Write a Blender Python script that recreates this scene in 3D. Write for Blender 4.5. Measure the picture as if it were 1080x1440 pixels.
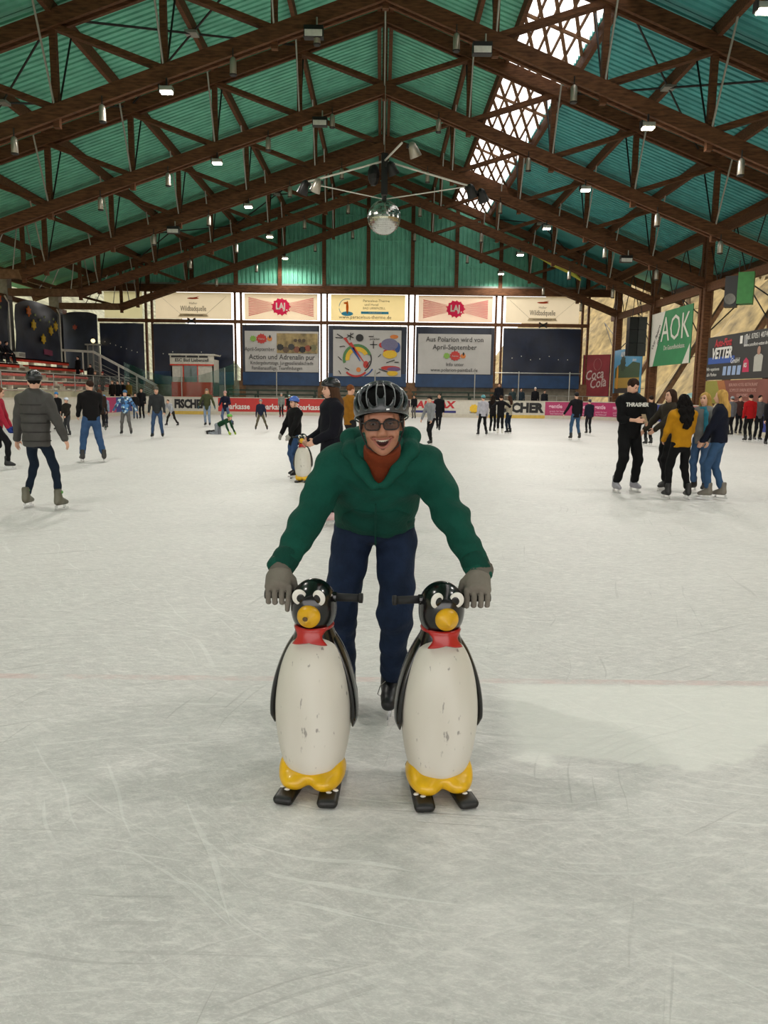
import bpy, bmesh, math, random
import numpy as np
from mathutils import Vector, Matrix
random.seed(7); np.random.seed(7)
scene = bpy.context.scene
for o in list(bpy.data.objects): bpy.data.objects.remove(o)
COL = scene.collection
PI = math.pi

# ------------------------------------------------------------------ camera
FPX, CAMH = 1082.0, 1.55
PITCH, YAW, ROLL = math.radians(-8.771), math.radians(0.316), math.radians(0.7)
_fw = np.array([math.sin(YAW)*math.cos(PITCH), math.cos(YAW)*math.cos(PITCH), math.sin(PITCH)])
_r0 = np.array([math.cos(YAW), -math.sin(YAW), 0.0]); _u0 = np.cross(_r0, _fw)
_r = _r0*math.cos(ROLL)+_u0*math.sin(ROLL); _u = -_r0*math.sin(ROLL)+_u0*math.cos(ROLL)
cam_d = bpy.data.cameras.new('camera'); cam = bpy.data.objects.new('camera', cam_d); COL.objects.link(cam)
cam_d.sensor_fit = 'VERTICAL'; cam_d.sensor_height = 24.0; cam_d.lens = FPX/1440*24.0
cam_d.clip_start = 0.05; cam_d.clip_end = 600
m = Matrix.Identity(4)
for i in range(3):
    m[i][0] = _r[i]; m[i][1] = _u[i]; m[i][2] = -_fw[i]
m[2][3] = CAMH
cam.matrix_world = m
scene.camera = cam

# ------------------------------------------------------------------ world, sun-less bright overcast sky
w = bpy.data.worlds.new('sky'); scene.world = w; w.use_nodes = True
bg = w.node_tree.nodes['Background']
bg.inputs[0].default_value = (1.0, 0.955, 0.92, 1); bg.inputs[1].default_value = 3.2
scene.view_settings.view_transform = 'Standard'; scene.view_settings.look = 'None'
scene.view_settings.gamma = 1; scene.view_settings.use_curve_mapping = False
scene.view_settings.exposure = 0.0
LAMP_W = 1450.0

def ray(px, py): return _fw+_r*(px-540)/FPX-_u*(py-720)/FPX
def ground(px, py, z=0.0):
    d = ray(px, py); return np.array([0, 0, CAMH])+d*((z-CAMH)/d[2])
def at(px, py, Y):
    d = ray(px, py); return np.array([0, 0, CAMH])+d*(Y/d[1])

# ------------------------------------------------------------------ materials
def lin(c):
    if isinstance(c, str):
        c = c.lstrip('#'); c = [int(c[i:i+2], 16)/255 for i in (0, 2, 4)]
        c = [v/12.92 if v <= .04045 else ((v+.055)/1.055)**2.4 for v in c]
    return tuple(c[:3])
MATS = {}
def mat(key, col, rough=.6, metal=0.0, var=.12, scale=6.0, bump=0.0, bscale=40.0, spec=.5, coat=0.0, stretch=None):
    if key in MATS: return MATS[key]
    mt = bpy.data.materials.new(key); mt.use_nodes = True; nt = mt.node_tree; b = nt.nodes['Principled BSDF']
    c = lin(col)
    tc = nt.nodes.new('ShaderNodeTexCoord')
    src = tc.outputs['Object']
    if stretch:
        mp = nt.nodes.new('ShaderNodeMapping'); mp.inputs['Scale'].default_value = stretch
        nt.links.new(src, mp.inputs[0]); src = mp.outputs[0]
    if var > 0:
        n = nt.nodes.new('ShaderNodeTexNoise'); n.inputs['Scale'].default_value = scale; n.inputs['Detail'].default_value = 4
        nt.links.new(src, n.inputs['Vector'])
        r = nt.nodes.new('ShaderNodeValToRGB')
        r.color_ramp.elements[0].position = .3; r.color_ramp.elements[1].position = .7
        r.color_ramp.elements[0].color = (*[v*(1-var) for v in c], 1); r.color_ramp.elements[1].color = (*[min(1, v*(1+var)) for v in c], 1)
        nt.links.new(n.outputs['Fac'], r.inputs[0]); nt.links.new(r.outputs[0], b.inputs['Base Color'])
    else:
        b.inputs['Base Color'].default_value = (*c, 1)
    b.inputs['Roughness'].default_value = rough; b.inputs['Metallic'].default_value = metal
    b.inputs['Specular IOR Level'].default_value = spec; b.inputs['Coat Weight'].default_value = coat
    if bump > 0:
        n2 = nt.nodes.new('ShaderNodeTexNoise'); n2.inputs['Scale'].default_value = bscale; n2.inputs['Detail'].default_value = 3
        nt.links.new(src, n2.inputs['Vector'])
        bp = nt.nodes.new('ShaderNodeBump'); bp.inputs['Strength'].default_value = bump; bp.inputs['Distance'].default_value = .02
        nt.links.new(n2.outputs['Fac'], bp.inputs['Height']); nt.links.new(bp.outputs[0], b.inputs['Normal'])
    MATS[key] = mt
    return mt
def cloth(col, var=.15): return mat('cloth_'+str(col), tuple(v*.68 for v in lin(col)), rough=.85, var=var, scale=9, bump=.25, bscale=60, spec=.2)
def plain(col, rough=.6): return mat('plain_%s_%s' % (col, rough), col, rough=rough, var=.06, scale=12)
def emit(key, col, s):
    if key in MATS: return MATS[key]
    mt = bpy.data.materials.new(key); mt.use_nodes = True; nt = mt.node_tree; nt.nodes.clear()
    e = nt.nodes.new('ShaderNodeEmission'); o = nt.nodes.new('ShaderNodeOutputMaterial')
    e.inputs[0].default_value = (*lin(col), 1); e.inputs[1].default_value = s; nt.links.new(e.outputs[0], o.inputs[0])
    MATS[key] = mt; return mt
def backlit(key, col, trans=.6, var=.06):
    """cloth / plastic that lets the daylight behind it glow through"""
    if key in MATS: return MATS[key]
    mt = bpy.data.materials.new(key); mt.use_nodes = True; nt = mt.node_tree; nt.nodes.clear()
    o = nt.nodes.new('ShaderNodeOutputMaterial'); mx = nt.nodes.new('ShaderNodeMixShader')
    d = nt.nodes.new('ShaderNodeBsdfDiffuse'); t = nt.nodes.new('ShaderNodeBsdfTranslucent')
    tc = nt.nodes.new('ShaderNodeTexCoord'); n = nt.nodes.new('ShaderNodeTexNoise'); n.inputs['Scale'].default_value = 1.3
    nt.links.new(tc.outputs['Object'], n.inputs['Vector'])
    r = nt.nodes.new('ShaderNodeValToRGB'); c = lin(col)
    r.color_ramp.elements[0].color = (*[v*(1-var) for v in c], 1); r.color_ramp.elements[1].color = (*[min(1, v*(1+var)) for v in c], 1)
    nt.links.new(n.outputs['Fac'], r.inputs[0])
    nt.links.new(r.outputs[0], d.inputs[0]); nt.links.new(r.outputs[0], t.inputs[0])
    mx.inputs[0].default_value = trans
    nt.links.new(d.outputs[0], mx.inputs[1]); nt.links.new(t.outputs[0], mx.inputs[2]); nt.links.new(mx.outputs[0], o.inputs[0])
    MATS[key] = mt; return mt
def glassy(key, col, alpha):
    """clear pane: mostly transparent with a thin glossy film"""
    if key in MATS: return MATS[key]
    mt = bpy.data.materials.new(key); mt.use_nodes = True; nt = mt.node_tree; nt.nodes.clear()
    o = nt.nodes.new('ShaderNodeOutputMaterial'); mx = nt.nodes.new('ShaderNodeMixShader')
    t = nt.nodes.new('ShaderNodeBsdfTransparent'); t.inputs[0].default_value = (1, 1, 1, 1)
    p = nt.nodes.new('ShaderNodeBsdfPrincipled'); p.inputs['Base Color'].default_value = (*lin(col), 1); p.inputs['Roughness'].default_value = .15
    mx.inputs[0].default_value = alpha
    nt.links.new(t.outputs[0], mx.inputs[1]); nt.links.new(p.outputs[0], mx.inputs[2]); nt.links.new(mx.outputs[0], o.inputs[0])
    MATS[key] = mt; return mt

WOOD = mat('brown_timber', '#5e3e28', rough=.75, var=.45, scale=3, bump=.3, bscale=25, stretch=(1, 6, 6), spec=.25)
WOODL = mat('weathered_timber', '#7a5c44', rough=.8, var=.3, scale=4, bump=.3, bscale=25, spec=.2)
GREY = mat('grey_timber', '#8d857c', rough=.85, var=.2, scale=5, bump=.3)
STEEL = mat('galvanised_steel', '#a7a69f', rough=.4, metal=.6, var=.1)
DSTEEL = mat('dark_steel', '#2b2a29', rough=.5, metal=.4, var=.1)
BLACK = mat('black_paint', '#0d0d0e', rough=.45, var=.2)
RUB = mat('black_rubber', '#141414', rough=.7, var=.2)
CONC = mat('concrete', '#8f897c', rough=.9, var=.2, scale=3, bump=.3)
SKIN = mat('skin', '#b98468', rough=.55, var=.08, scale=12)
SKIN2 = mat('fair_skin', '#d0a188', rough=.55, var=.08, scale=12)
ROOFG = mat('green_roof_sheet', '#74c0a6', rough=.55, var=.15, scale=1.5, spec=.3)
ROOFT = mat('teal_roof_sheet', '#57a8a6', rough=.55, var=.15, scale=1.5, spec=.3)
RED = mat('red_paint', '#c23a28', rough=.6, var=.15)
CREAM = mat('cream_paint', '#cfc6b2', rough=.7, var=.1)
CHROME = mat('chrome', '#d8d8d8', rough=.12, metal=1.0, var=.03)

# ------------------------------------------------------------------ object helpers
def tag(o, label=None, cat=None, group=None, kind=None):
    if label: o['label'] = label
    if cat: o['category'] = cat
    if group: o['group'] = group
    if kind: o['kind'] = kind
    return o
def empty(name, loc=(0, 0, 0), rz=0.0, parent=None):
    o = bpy.data.objects.new(name, None); COL.objects.link(o); o.location = loc; o.rotation_euler = (0, 0, rz)
    o.empty_display_size = .1
    if parent: o.parent = parent
    return o
def mesh_obj(name, me, mt, parent=None, loc=(0, 0, 0), rot=(0, 0, 0)):
    o = bpy.data.objects.new(name, me); COL.objects.link(o); o.location = loc; o.rotation_euler = rot
    if mt and not me.materials: me.materials.append(mt)
    if parent: o.parent = parent
    return o
def copy_tree(o, parent=None):
    c = o.copy(); COL.objects.link(c)
    if parent: c.parent = parent
    for ch in list(o.children): copy_tree(ch, c)
    return c

class MB:
    def __init__(s): s.v = []; s.f = []; s.sm = False
    def quad(s, a, b, c, d):
        i = len(s.v); s.v += [tuple(a), tuple(b), tuple(c), tuple(d)]; s.f.append((i, i+1, i+2, i+3)); return s
    def box(s, x0, x1, y0, y1, z0, z1):
        i = len(s.v)
        s.v += [(x0, y0, z0), (x1, y0, z0), (x1, y1, z0), (x0, y1, z0), (x0, y0, z1), (x1, y0, z1), (x1, y1, z1), (x0, y1, z1)]
        s.f += [tuple(i+k for k in q) for q in ((0, 3, 2, 1), (4, 5, 6, 7), (0, 1, 5, 4), (1, 2, 6, 5), (2, 3, 7, 6), (3, 0, 4, 7))]; return s
    def beam(s, a, b, w, h, up=(0, 0, 1)):
        a = Vector(a); b = Vector(b); d = (b-a).normalized(); up = Vector(up)
        if abs(d.dot(up)) > .99: up = Vector((0, 1, 0))
        r = d.cross(up).normalized(); u = r.cross(d)
        i = len(s.v)
        for p in (a, b):
            for sx, sz in ((-1, -1), (1, -1), (1, 1), (-1, 1)):
                s.v.append(tuple(p+r*sx*w/2+u*sz*h/2))
        s.f += [tuple(i+k for k in q) for q in ((0, 1, 2, 3), (7, 6, 5, 4), (0, 4, 5, 1), (1, 5, 6, 2), (2, 6, 7, 3), (3, 7, 4, 0))]; return s
    def tube(s, pts, rad, n=8, cap=True):
        pts = [Vector(p) for p in pts]; i0 = len(s.v)
        rads = rad if isinstance(rad, (list, tuple)) else [rad]*len(pts)
        d0 = (pts[1]-pts[0]).normalized(); ref = Vector((0, 0, 1)) if abs(d0.z) < .9 else Vector((1, 0, 0))
        for k, p in enumerate(pts):
            d = (pts[min(k+1, len(pts)-1)]-pts[max(k-1, 0)]).normalized()
            r = d.cross(ref).normalized(); u = r.cross(d)
            for j in range(n):
                a = 2*PI*j/n; s.v.append(tuple(p+(r*math.cos(a)+u*math.sin(a))*rads[k]))
        for k in range(len(pts)-1):
            for j in range(n):
                a = i0+k*n+j; b = i0+k*n+(j+1) % n; s.f.append((a, b, b+n, a+n))
        if cap:
            s.f.append(tuple(i0+j for j in range(n))[::-1]); e = i0+(len(pts)-1)*n; s.f.append(tuple(e+j for j in range(n)))
        return s
    def lathe(s, prof, n=24, c=(0, 0, 0), sx=1, sy=1):
        i0 = len(s.v)
        for z, r in prof:
            for j in range(n):
                a = 2*PI*j/n; s.v.append((c[0]+r*sx*math.cos(a), c[1]+r*sy*math.sin(a), c[2]+z))
        for k in range(len(prof)-1):
            for j in range(n):
                a = i0+k*n+j; b = i0+k*n+(j+1) % n; s.f.append((a, b, b+n, a+n))
        s.f.append(tuple(i0+j for j in range(n))[::-1]); e = i0+(len(prof)-1)*n; s.f.append(tuple(e+j for j in range(n)))
        return s
    def ellipsoid(s, c, r, n=16, m_=10, R=None):
        i0 = len(s.v); R = R or Matrix.Identity(3)
        for k in range(m_+1):
            t = PI*k/m_
            for j in range(n):
                a = 2*PI*j/n
                p = R @ Vector((r[0]*math.sin(t)*math.cos(a), r[1]*math.sin(t)*math.sin(a), -r[2]*math.cos(t)))
                s.v.append((c[0]+p.x, c[1]+p.y, c[2]+p.z))
        for k in range(m_):
            for j in range(n):
                a = i0+k*n+j; b = i0+k*n+(j+1) % n; s.f.append((a, b, b+n, a+n))
        return s
    def prism(s, pts, y0, y1):
        """polygon given in (x,z), extruded from y0 to y1"""
        i = len(s.v); n = len(pts)
        s.v += [(p[0], y0, p[1]) for p in pts]+[(p[0], y1, p[1]) for p in pts]
        s.f.append(tuple(range(i, i+n))); s.f.append(tuple(range(i+2*n-1, i+n-1, -1)))
        for k in range(n):
            a = i+k; b = i+(k+1) % n; s.f.append((a, a+n, b+n, b))
        return s
    def mesh(s, name, mt=None):
        me = bpy.data.meshes.new(name); me.from_pydata(s.v, [], s.f)
        if s.sm: me.polygons.foreach_set('use_smooth', [True]*len(me.polygons))
        me.update()
        if mt: me.materials.append(mt)
        return me
    def obj(s, name, mt, parent=None, loc=(0, 0, 0), rot=(0, 0, 0), smooth=False):
        s.sm = smooth
        return mesh_obj(name, s.mesh(name, mt), mt, parent, loc, rot)

def fix_normals(o):
    bm = bmesh.new(); bm.from_mesh(o.data); bmesh.ops.recalc_face_normals(bm, faces=bm.faces); bm.to_mesh(o.data); bm.free()
    return o

def text(parent, s, x, z, size, mt, y=-.012, align='CENTER', sx=1.0, bold=0.0, shear=0.0, rot=0.0, name='lettering'):
    cu = bpy.data.curves.new('lettering', 'FONT'); cu.body = s; cu.size = size; cu.align_x = align; cu.align_y = 'CENTER'
    cu.offset = bold; cu.shear = shear; cu.resolution_u = 2; cu.extrude = .002
    to = bpy.data.objects.new('tmp', cu); COL.objects.link(to)
    dg = bpy.context.evaluated_depsgraph_get()
    me = bpy.data.meshes.new_from_object(to.evaluated_get(dg)); me.name = 'lettering'
    bpy.data.objects.remove(to); bpy.data.curves.remove(cu)
    me.materials.clear(); me.materials.append(mt)
    M = Matrix.Translation((x, y, z)) @ Matrix.Rotation(rot, 4, 'Y') @ Matrix.Rotation(PI/2, 4, 'X') @ Matrix.Diagonal((sx, 1, 1, 1))
    me.transform(M)
    return mesh_obj(name, me, mt, parent)
def shape(parent, name, pts, mt, y=-.008, t=.004):
    return MB().prism(pts, y, y+t).obj(name, mt, parent)
def ell_pts(cx, cz, rx, rz, n=24, a0=0, a1=2*PI): return [(cx+rx*math.cos(a0+(a1-a0)*k/n), cz+rz*math.sin(a0+(a1-a0)*k/n)) for k in range(n)]
def splat_pts(cx, cz, r, n=13, seed=1):
    rr = random.Random(seed); out = []
    for k in range(n*4):
        a = 2*PI*k/(n*4); q = r*(1.0 if k % 4 else 1.0)*(1+.10*rr.random())
        if k % 4 == 0: q = r*(1.18+.16*rr.random())
        out.append((cx+q*math.cos(a), cz+q*.92*math.sin(a)))
    return out

# ------------------------------------------------------------------ signed-distance modeller for bodies and clothes
class Field:
    def __init__(s): s.p = []
    def cap(s, a, b, ra, rb=None, k=.03, n=None, fl=1.0, sub=False):
        s.p.append(('c', np.array(a, float), np.array(b, float), ra, ra if rb is None else rb, n, fl, k, sub)); return s
    def ell(s, c, r, R=None, k=.03, sub=False):
        s.p.append(('e', np.array(c, float), np.array(r, float), np.eye(3) if R is None else np.array(R), k, sub)); return s
    def box(s, c, hx, R=None, rd=.01, k=.02, sub=False):
        s.p.append(('b', np.array(c, float), np.array(hx, float), np.eye(3) if R is None else np.array(R), rd, k, sub)); return s
    def plane(s, c, n):
        """cuts away everything on the side n points to"""
        n = np.array(n, float); s.p.append(('p', np.array(c, float), n/np.linalg.norm(n))); return s
    def bounds(s, pad):
        lo = np.full(3, 1e9); hi = -lo
        for q in s.p:
            if q[0] == 'p' or q[-1] is True: continue
            if q[0] == 'c':
                r = max(q[3], q[4]); l = np.minimum(q[1], q[2])-r; h = np.maximum(q[1], q[2])+r
            else:
                r = np.abs(q[3]) @ (q[2]+(q[4] if q[0] == 'b' else 0)); l = q[1]-r; h = q[1]+r
            lo = np.minimum(lo, l); hi = np.maximum(hi, h)
        return lo-pad, hi+pad
    def build(s, cell, noise=None, fine=None):
        lo, hi = s.bounds(cell*2.5)
        ax = []
        for i in range(3):
            if fine is None:
                a = np.arange(lo[i], hi[i]+cell, cell)
            else:
                f0, f1, fc = fine[0][i], fine[1][i], fine[2]
                pts = [lo[i]]
                while pts[-1] < hi[i]:
                    x = pts[-1]; pts.append(x+(fc if f0 <= x <= f1 else min(cell, max(fc, f0-x) if x < f0 else cell)))
                a = np.array(pts)
            ax.append(a.astype(np.float32))
        X, Y, Z = ax
        D = np.full((len(X), len(Y), len(Z)), .25, np.float32)
        for q in s.p:
            t = q[0]
            if t == 'p':
                c, n = q[1], q[2]
                d = (X[:, None, None]-c[0])*n[0]+(Y[None, :, None]-c[1])*n[1]+(Z[None, None, :]-c[2])*n[2]
                np.maximum(D, d, out=D); continue
            if t == 'c':
                _, a, b, ra, rb, nn, fl, k, sub = q
                r = max(ra, rb); l = np.minimum(a, b)-r; h = np.maximum(a, b)+r
            else:
                k, sub = q[-2], q[-1]
                r = np.abs(q[3]) @ (q[2]+(q[4] if t == 'b' else 0)); l = q[1]-r; h = q[1]+r
            pad = k+3*cell
            sl = tuple(slice(max(0, np.searchsorted(A, l[i]-pad)), np.searchsorted(A, h[i]+pad)) for i, A in enumerate(ax))
            x = X[sl[0]][:, None, None]; y = Y[sl[1]][None, :, None]; z = Z[sl[2]][None, None, :]
            if x.size == 0 or y.size == 0 or z.size == 0: continue
            if t == 'c':
                ba = (b-a).astype(np.float32); L2 = max(float(ba @ ba), 1e-9)
                dx, dy, dz = x-a[0], y-a[1], z-a[2]
                tt = np.clip((dx*ba[0]+dy*ba[1]+dz*ba[2])/L2, 0, 1)
                qx, qy, qz = dx-tt*ba[0], dy-tt*ba[1], dz-tt*ba[2]
                q2 = qx*qx+qy*qy+qz*qz
                if nn is not None and fl != 1.0:
                    qn = qx*nn[0]+qy*nn[1]+qz*nn[2]; q2 = q2+qn*qn*(1/fl/fl-1)
                d = np.sqrt(q2)-(ra+(rb-ra)*tt)
            else:
                c, rr, R = q[1], q[2], q[3]
                dx, dy, dz = x-c[0], y-c[1], z-c[2]
                l0 = dx*R[0, 0]+dy*R[1, 0]+dz*R[2, 0]; l1 = dx*R[0, 1]+dy*R[1, 1]+dz*R[2, 1]; l2 = dx*R[0, 2]+dy*R[1, 2]+dz*R[2, 2]
                if t == 'e':
                    k0 = np.sqrt((l0/rr[0])**2+(l1/rr[1])**2+(l2/rr[2])**2); k1 = np.sqrt((l0/rr[0]**2)**2+(l1/rr[1]**2)**2+(l2/rr[2]**2)**2)
                    d = k0*(k0-1)/np.maximum(k1, 1e-6)
                else:
                    rd = q[4]; a0, a1, a2 = np.abs(l0)-rr[0]+rd, np.abs(l1)-rr[1]+rd, np.abs(l2)-rr[2]+rd
                    d = np.sqrt(np.maximum(a0, 0)**2+np.maximum(a1, 0)**2+np.maximum(a2, 0)**2)+np.minimum(np.maximum(np.maximum(a0, a1), a2), 0)-rd
            A = D[sl]
            if sub:
                d = -d; hh = np.maximum(k-np.abs(A-d), 0)/k if k > 0 else 0; D[sl] = np.maximum(A, d)+hh*hh*k*.25
            else:
                hh = np.maximum(k-np.abs(A-d), 0)/k if k > 0 else 0; D[sl] = np.minimum(A, d)-hh*hh*k*.25
        if noise:
            for am, fx, fy, fz, ph in noise:
                x = X[:, None, None]; y = Y[None, :, None]; z = Z[None, None, :]
                D += (am*np.sin(fz*z+2.2*np.sin(fx*x+ph)+1.7*np.sin(fy*y-ph)+ph)).astype(np.float32)
        return surface_nets(D, ax)

def surface_nets(D, ax):
    S = D < 0
    nx, ny, nz = D.shape
    cnt = np.zeros((nx-1, ny-1, nz-1), np.int8)
    for i in (0, 1):
        for j in (0, 1):
            for k in (0, 1):
                cnt += S[i:nx-1+i, j:ny-1+j, k:nz-1+k]
    act = (cnt > 0) & (cnt < 8)
    I, J, K = np.nonzero(act); n = len(I)
    idx = np.full(act.shape, -1, np.int32); idx[I, J, K] = np.arange(n)
    acc = np.zeros((n, 3)); num = np.zeros(n)
    co = [(i, j, k) for i in (0, 1) for j in (0, 1) for k in (0, 1)]
    for a in co:
        for axis in range(3):
            if a[axis]: continue
            b = list(a); b[axis] = 1
            da = D[I+a[0], J+a[1], K+a[2]]; db = D[I+b[0], J+b[1], K+b[2]]
            mk = (da < 0) != (db < 0)
            t = np.where(mk, da/np.where(mk, da-db, 1), 0)
            pa = np.stack([ax[0][I+a[0]], ax[1][J+a[1]], ax[2][K+a[2]]], 1).astype(float); pb = np.stack([ax[0][I+b[0]], ax[1][J+b[1]], ax[2][K+b[2]]], 1)
            acc += np.where(mk[:, None], pa+(pb-pa)*t[:, None], 0); num += mk
    V = acc/np.maximum(num, 1)[:, None]
    Fs = []
    for axis in range(3):
        o1, o2 = [(1, 2), (2, 0), (0, 1)][axis]
        s0 = [slice(None)]*3; s1 = [slice(None)]*3
        s0[axis] = slice(0, D.shape[axis]-1); s1[axis] = slice(1, D.shape[axis])
        A = S[tuple(s0)]; B = S[tuple(s1)]
        ch = A != B
        inn = [slice(None)]*3; inn[o1] = slice(1, D.shape[o1]-1); inn[o2] = slice(1, D.shape[o2]-1)
        P = np.argwhere(ch[tuple(inn)])
        if len(P) == 0: continue
        P[:, o1] += 1; P[:, o2] += 1
        flip = A[P[:, 0], P[:, 1], P[:, 2]]
        def g(d1, d2):
            Q = P.copy(); Q[:, o1] += d1; Q[:, o2] += d2
            return idx[Q[:, 0], Q[:, 1], Q[:, 2]]
        q = np.stack([g(-1, -1), g(0, -1), g(0, 0), g(-1, 0)], 1)
        q[~flip] = q[~flip][:, ::-1]
        Fs.append(q)
    Fq = np.concatenate(Fs) if Fs else np.zeros((0, 4), np.int32)
    Fq = Fq[(Fq >= 0).all(1)]
    return V, Fq
def sdf_mesh(name, VF, mt=None, smooth_iter=1):
    V, Fq = VF
    if smooth_iter and len(Fq):
        for _ in range(smooth_iter):
            acc = np.zeros_like(V); num = np.zeros(len(V))
            for a in range(4):
                i, j = Fq[:, a], Fq[:, (a+1) % 4]
                np.add.at(acc, i, V[j]); np.add.at(num, i, 1)
            V = V*.5+.5*acc/np.maximum(num, 1)[:, None]
    me = bpy.data.meshes.new(name)
    me.vertices.add(len(V)); me.vertices.foreach_set('co', V.astype(np.float32).ravel())
    me.loops.add(len(Fq)*4); me.loops.foreach_set('vertex_index', Fq.astype(np.int32).ravel())
    me.polygons.add(len(Fq)); me.polygons.foreach_set('loop_start', np.arange(0, len(Fq)*4, 4, dtype=np.int32))
    me.polygons.foreach_set('use_smooth', np.ones(len(Fq), bool))
    me.update(calc_edges=True); me.validate()
    if mt: me.materials.append(mt)
    return me
def sdf_obj(name, f, cell, mt, parent=None, noise=None, fine=None, it=1, loc=(0, 0, 0)):
    return mesh_obj(name, sdf_mesh(name, f.build(cell, noise, fine), mt, it), mt, parent, loc)
# ================================================================== STRUCTURE
def math_node(nt, op, a, b=None):
    n = nt.nodes.new('ShaderNodeMath'); n.operation = op
    for i, v in enumerate((a, b)):
        if v is None: continue
        if isinstance(v, (int, float)): n.inputs[i].default_value = v
        else: nt.links.new(v, n.inputs[i])
    return n.outputs[0]
def smoothstep(nt, x, e0, e1):
    n = nt.nodes.new('ShaderNodeMapRange'); n.interpolation_type = 'SMOOTHSTEP'
    nt.links.new(x, n.inputs[0]); n.inputs[1].default_value = e0; n.inputs[2].default_value = e1
    return n.outputs[0]
def mixc(nt, f, a, b):
    n = nt.nodes.new('ShaderNodeMix'); n.data_type = 'RGBA'
    if isinstance(f, (int, float)): n.inputs[0].default_value = f
    else: nt.links.new(f, n.inputs[0])
    for i, v in ((6, a), (7, b)):
        if isinstance(v, tuple): n.inputs[i].default_value = (*v, 1)
        else: nt.links.new(v, n.inputs[i])
    return n.outputs[2]
def ice_material():
    mt = bpy.data.materials.new('skated_ice'); mt.use_nodes = True; nt = mt.node_tree; b = nt.nodes['Principled BSDF']
    tc = nt.nodes.new('ShaderNodeTexCoord'); P = tc.outputs['Object']
    sep = nt.nodes.new('ShaderNodeSeparateXYZ'); nt.links.new(P, sep.inputs[0]); X, Y = sep.outputs[0], sep.outputs[1]
    def noise(scale, detail=4, rot=0, st=(1, 1, 1), rough=.55):
        mr = nt.nodes.new('ShaderNodeMapping'); mr.inputs['Rotation'].default_value = (0, 0, rot); nt.links.new(P, mr.inputs[0])
        mp = nt.nodes.new('ShaderNodeMapping'); mp.inputs['Scale'].default_value = st
        nt.links.new(mr.outputs[0], mp.inputs[0]); n = nt.nodes.new('ShaderNodeTexNoise'); n.inputs['Scale'].default_value = scale
        n.inputs['Detail'].default_value = detail; n.inputs['Roughness'].default_value = rough
        nt.links.new(mp.outputs[0], n.inputs['Vector']); return n.outputs['Fac']
    dn = nt.nodes.new('ShaderNodeTexNoise'); dn.inputs['Scale'].default_value = .7; nt.links.new(tc.outputs['Object'], dn.inputs['Vector'])
    va = nt.nodes.new('ShaderNodeVectorMath'); va.operation = 'MULTIPLY_ADD'; va.inputs[1].default_value = (.4, .4, 0)
    nt.links.new(dn.outputs['Color'], va.inputs[0]); nt.links.new(P, va.inputs[2])
    big = noise(.35, 5)
    mid = noise(2.6, 7, rough=.7)
    P0 = P; P = va.outputs[0]
    brush = [noise(22, 8, r_, (.38, 1.35, 1), .8) for r_ in (.12, -.45, .75)]
    spk = noise(70, 4, .2, (1, 1.6, 1), .7)
    col = mixc(nt, smoothstep(nt, big, .35, .68), (.555, .540, .528), (.627, .607, .592))
    col = mixc(nt, math_node(nt, 'MULTIPLY', smoothstep(nt, mid, .42, .66), .45), col, (.68, .668, .65))
    for i_, fb in enumerate(brush):
        col = mixc(nt, math_node(nt, 'MULTIPLY', smoothstep(nt, fb, .5, .64), (.75, .55, .45)[i_]), col, (.81, .785, .762))
        col = mixc(nt, math_node(nt, 'MULTIPLY', smoothstep(nt, fb, .46, .34), (.5, .4, .3)[i_]), col, (.43, .43, .42))
    col = mixc(nt, math_node(nt, 'MULTIPLY', smoothstep(nt, spk, .5, .66), .55), col, (.78, .77, .745))
    fine = math_node(nt, 'ADD', math_node(nt, 'MULTIPLY', brush[0], .7), math_node(nt, 'MULTIPLY', spk, .5))
    hsum = None
    # skate cuts in several directions, each a thin curving streak, some pale, some dark
    for rot, sc, lo, wgt, dk in ((.25, 24, .64, .5, 0), (-.5, 20, .645, .45, 1), (1.1, 17, .65, .4, 0), (-1.3, 22, .65, .4, 1), (.7, 30, .64, .4, 0), (-.12, 34, .635, .45, 0), (.05, 26, .64, .4, 1)):
        s = noise(sc, 2, rot, (.03, 1.3, 1))
        mk = smoothstep(nt, s, lo, lo+.03)
        br = smoothstep(nt, noise(.9, 2, rot*2+1), .45, .6)
        mk = math_node(nt, 'MULTIPLY', mk, br)
        col = mixc(nt, math_node(nt, 'MULTIPLY', mk, wgt), col, (.40, .39, .38) if dk else (.84, .83, .81))
        hsum = mk if hsum is None else math_node(nt, 'ADD', hsum, mk)
    P = P0
    # snow scraped into a pale patch
    wob = math_node(nt, 'MULTIPLY', math_node(nt, 'SUBTRACT', noise(1.7, 4), .5), 1.3)
    yy = math_node(nt, 'ADD', Y, wob)
    px1 = smoothstep(nt, math_node(nt, 'ADD', X, math_node(nt, 'MULTIPLY', math_node(nt, 'SUBTRACT', Y, 3.2), -.1)), .52, .68)
    patch = math_node(nt, 'MULTIPLY', px1, math_node(nt, 'MULTIPLY', smoothstep(nt, yy, 3.08, 3.16), smoothstep(nt, Y, 4.02, 3.94)))
    col = mixc(nt, math_node(nt, 'MULTIPLY', patch, .62), col, (.86, .855, .81))
    # faded red line frozen into the ice
    ln = math_node(nt, 'MULTIPLY', smoothstep(nt, Y, 3.98, 4.0), smoothstep(nt, Y, 4.07, 4.05))
    ln = math_node(nt, 'MULTIPLY', ln, smoothstep(nt, mid, .36, .62))
    col = mixc(nt, math_node(nt, 'MULTIPLY', ln, .42), col, (.70, .44, .42))
    for y0 in (26.0,):
        ln2 = math_node(nt, 'MULTIPLY', smoothstep(nt, Y, y0, y0+.02), smoothstep(nt, Y, y0+.32, y0+.3))
        col = mixc(nt, math_node(nt, 'MULTIPLY', ln2, .10), col, (.6, .35, .33))
    nt.links.new(col, b.inputs['Base Color'])
    rg = math_node(nt, 'ADD', math_node(nt, 'MULTIPLY', mid, .25), .33)
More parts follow.
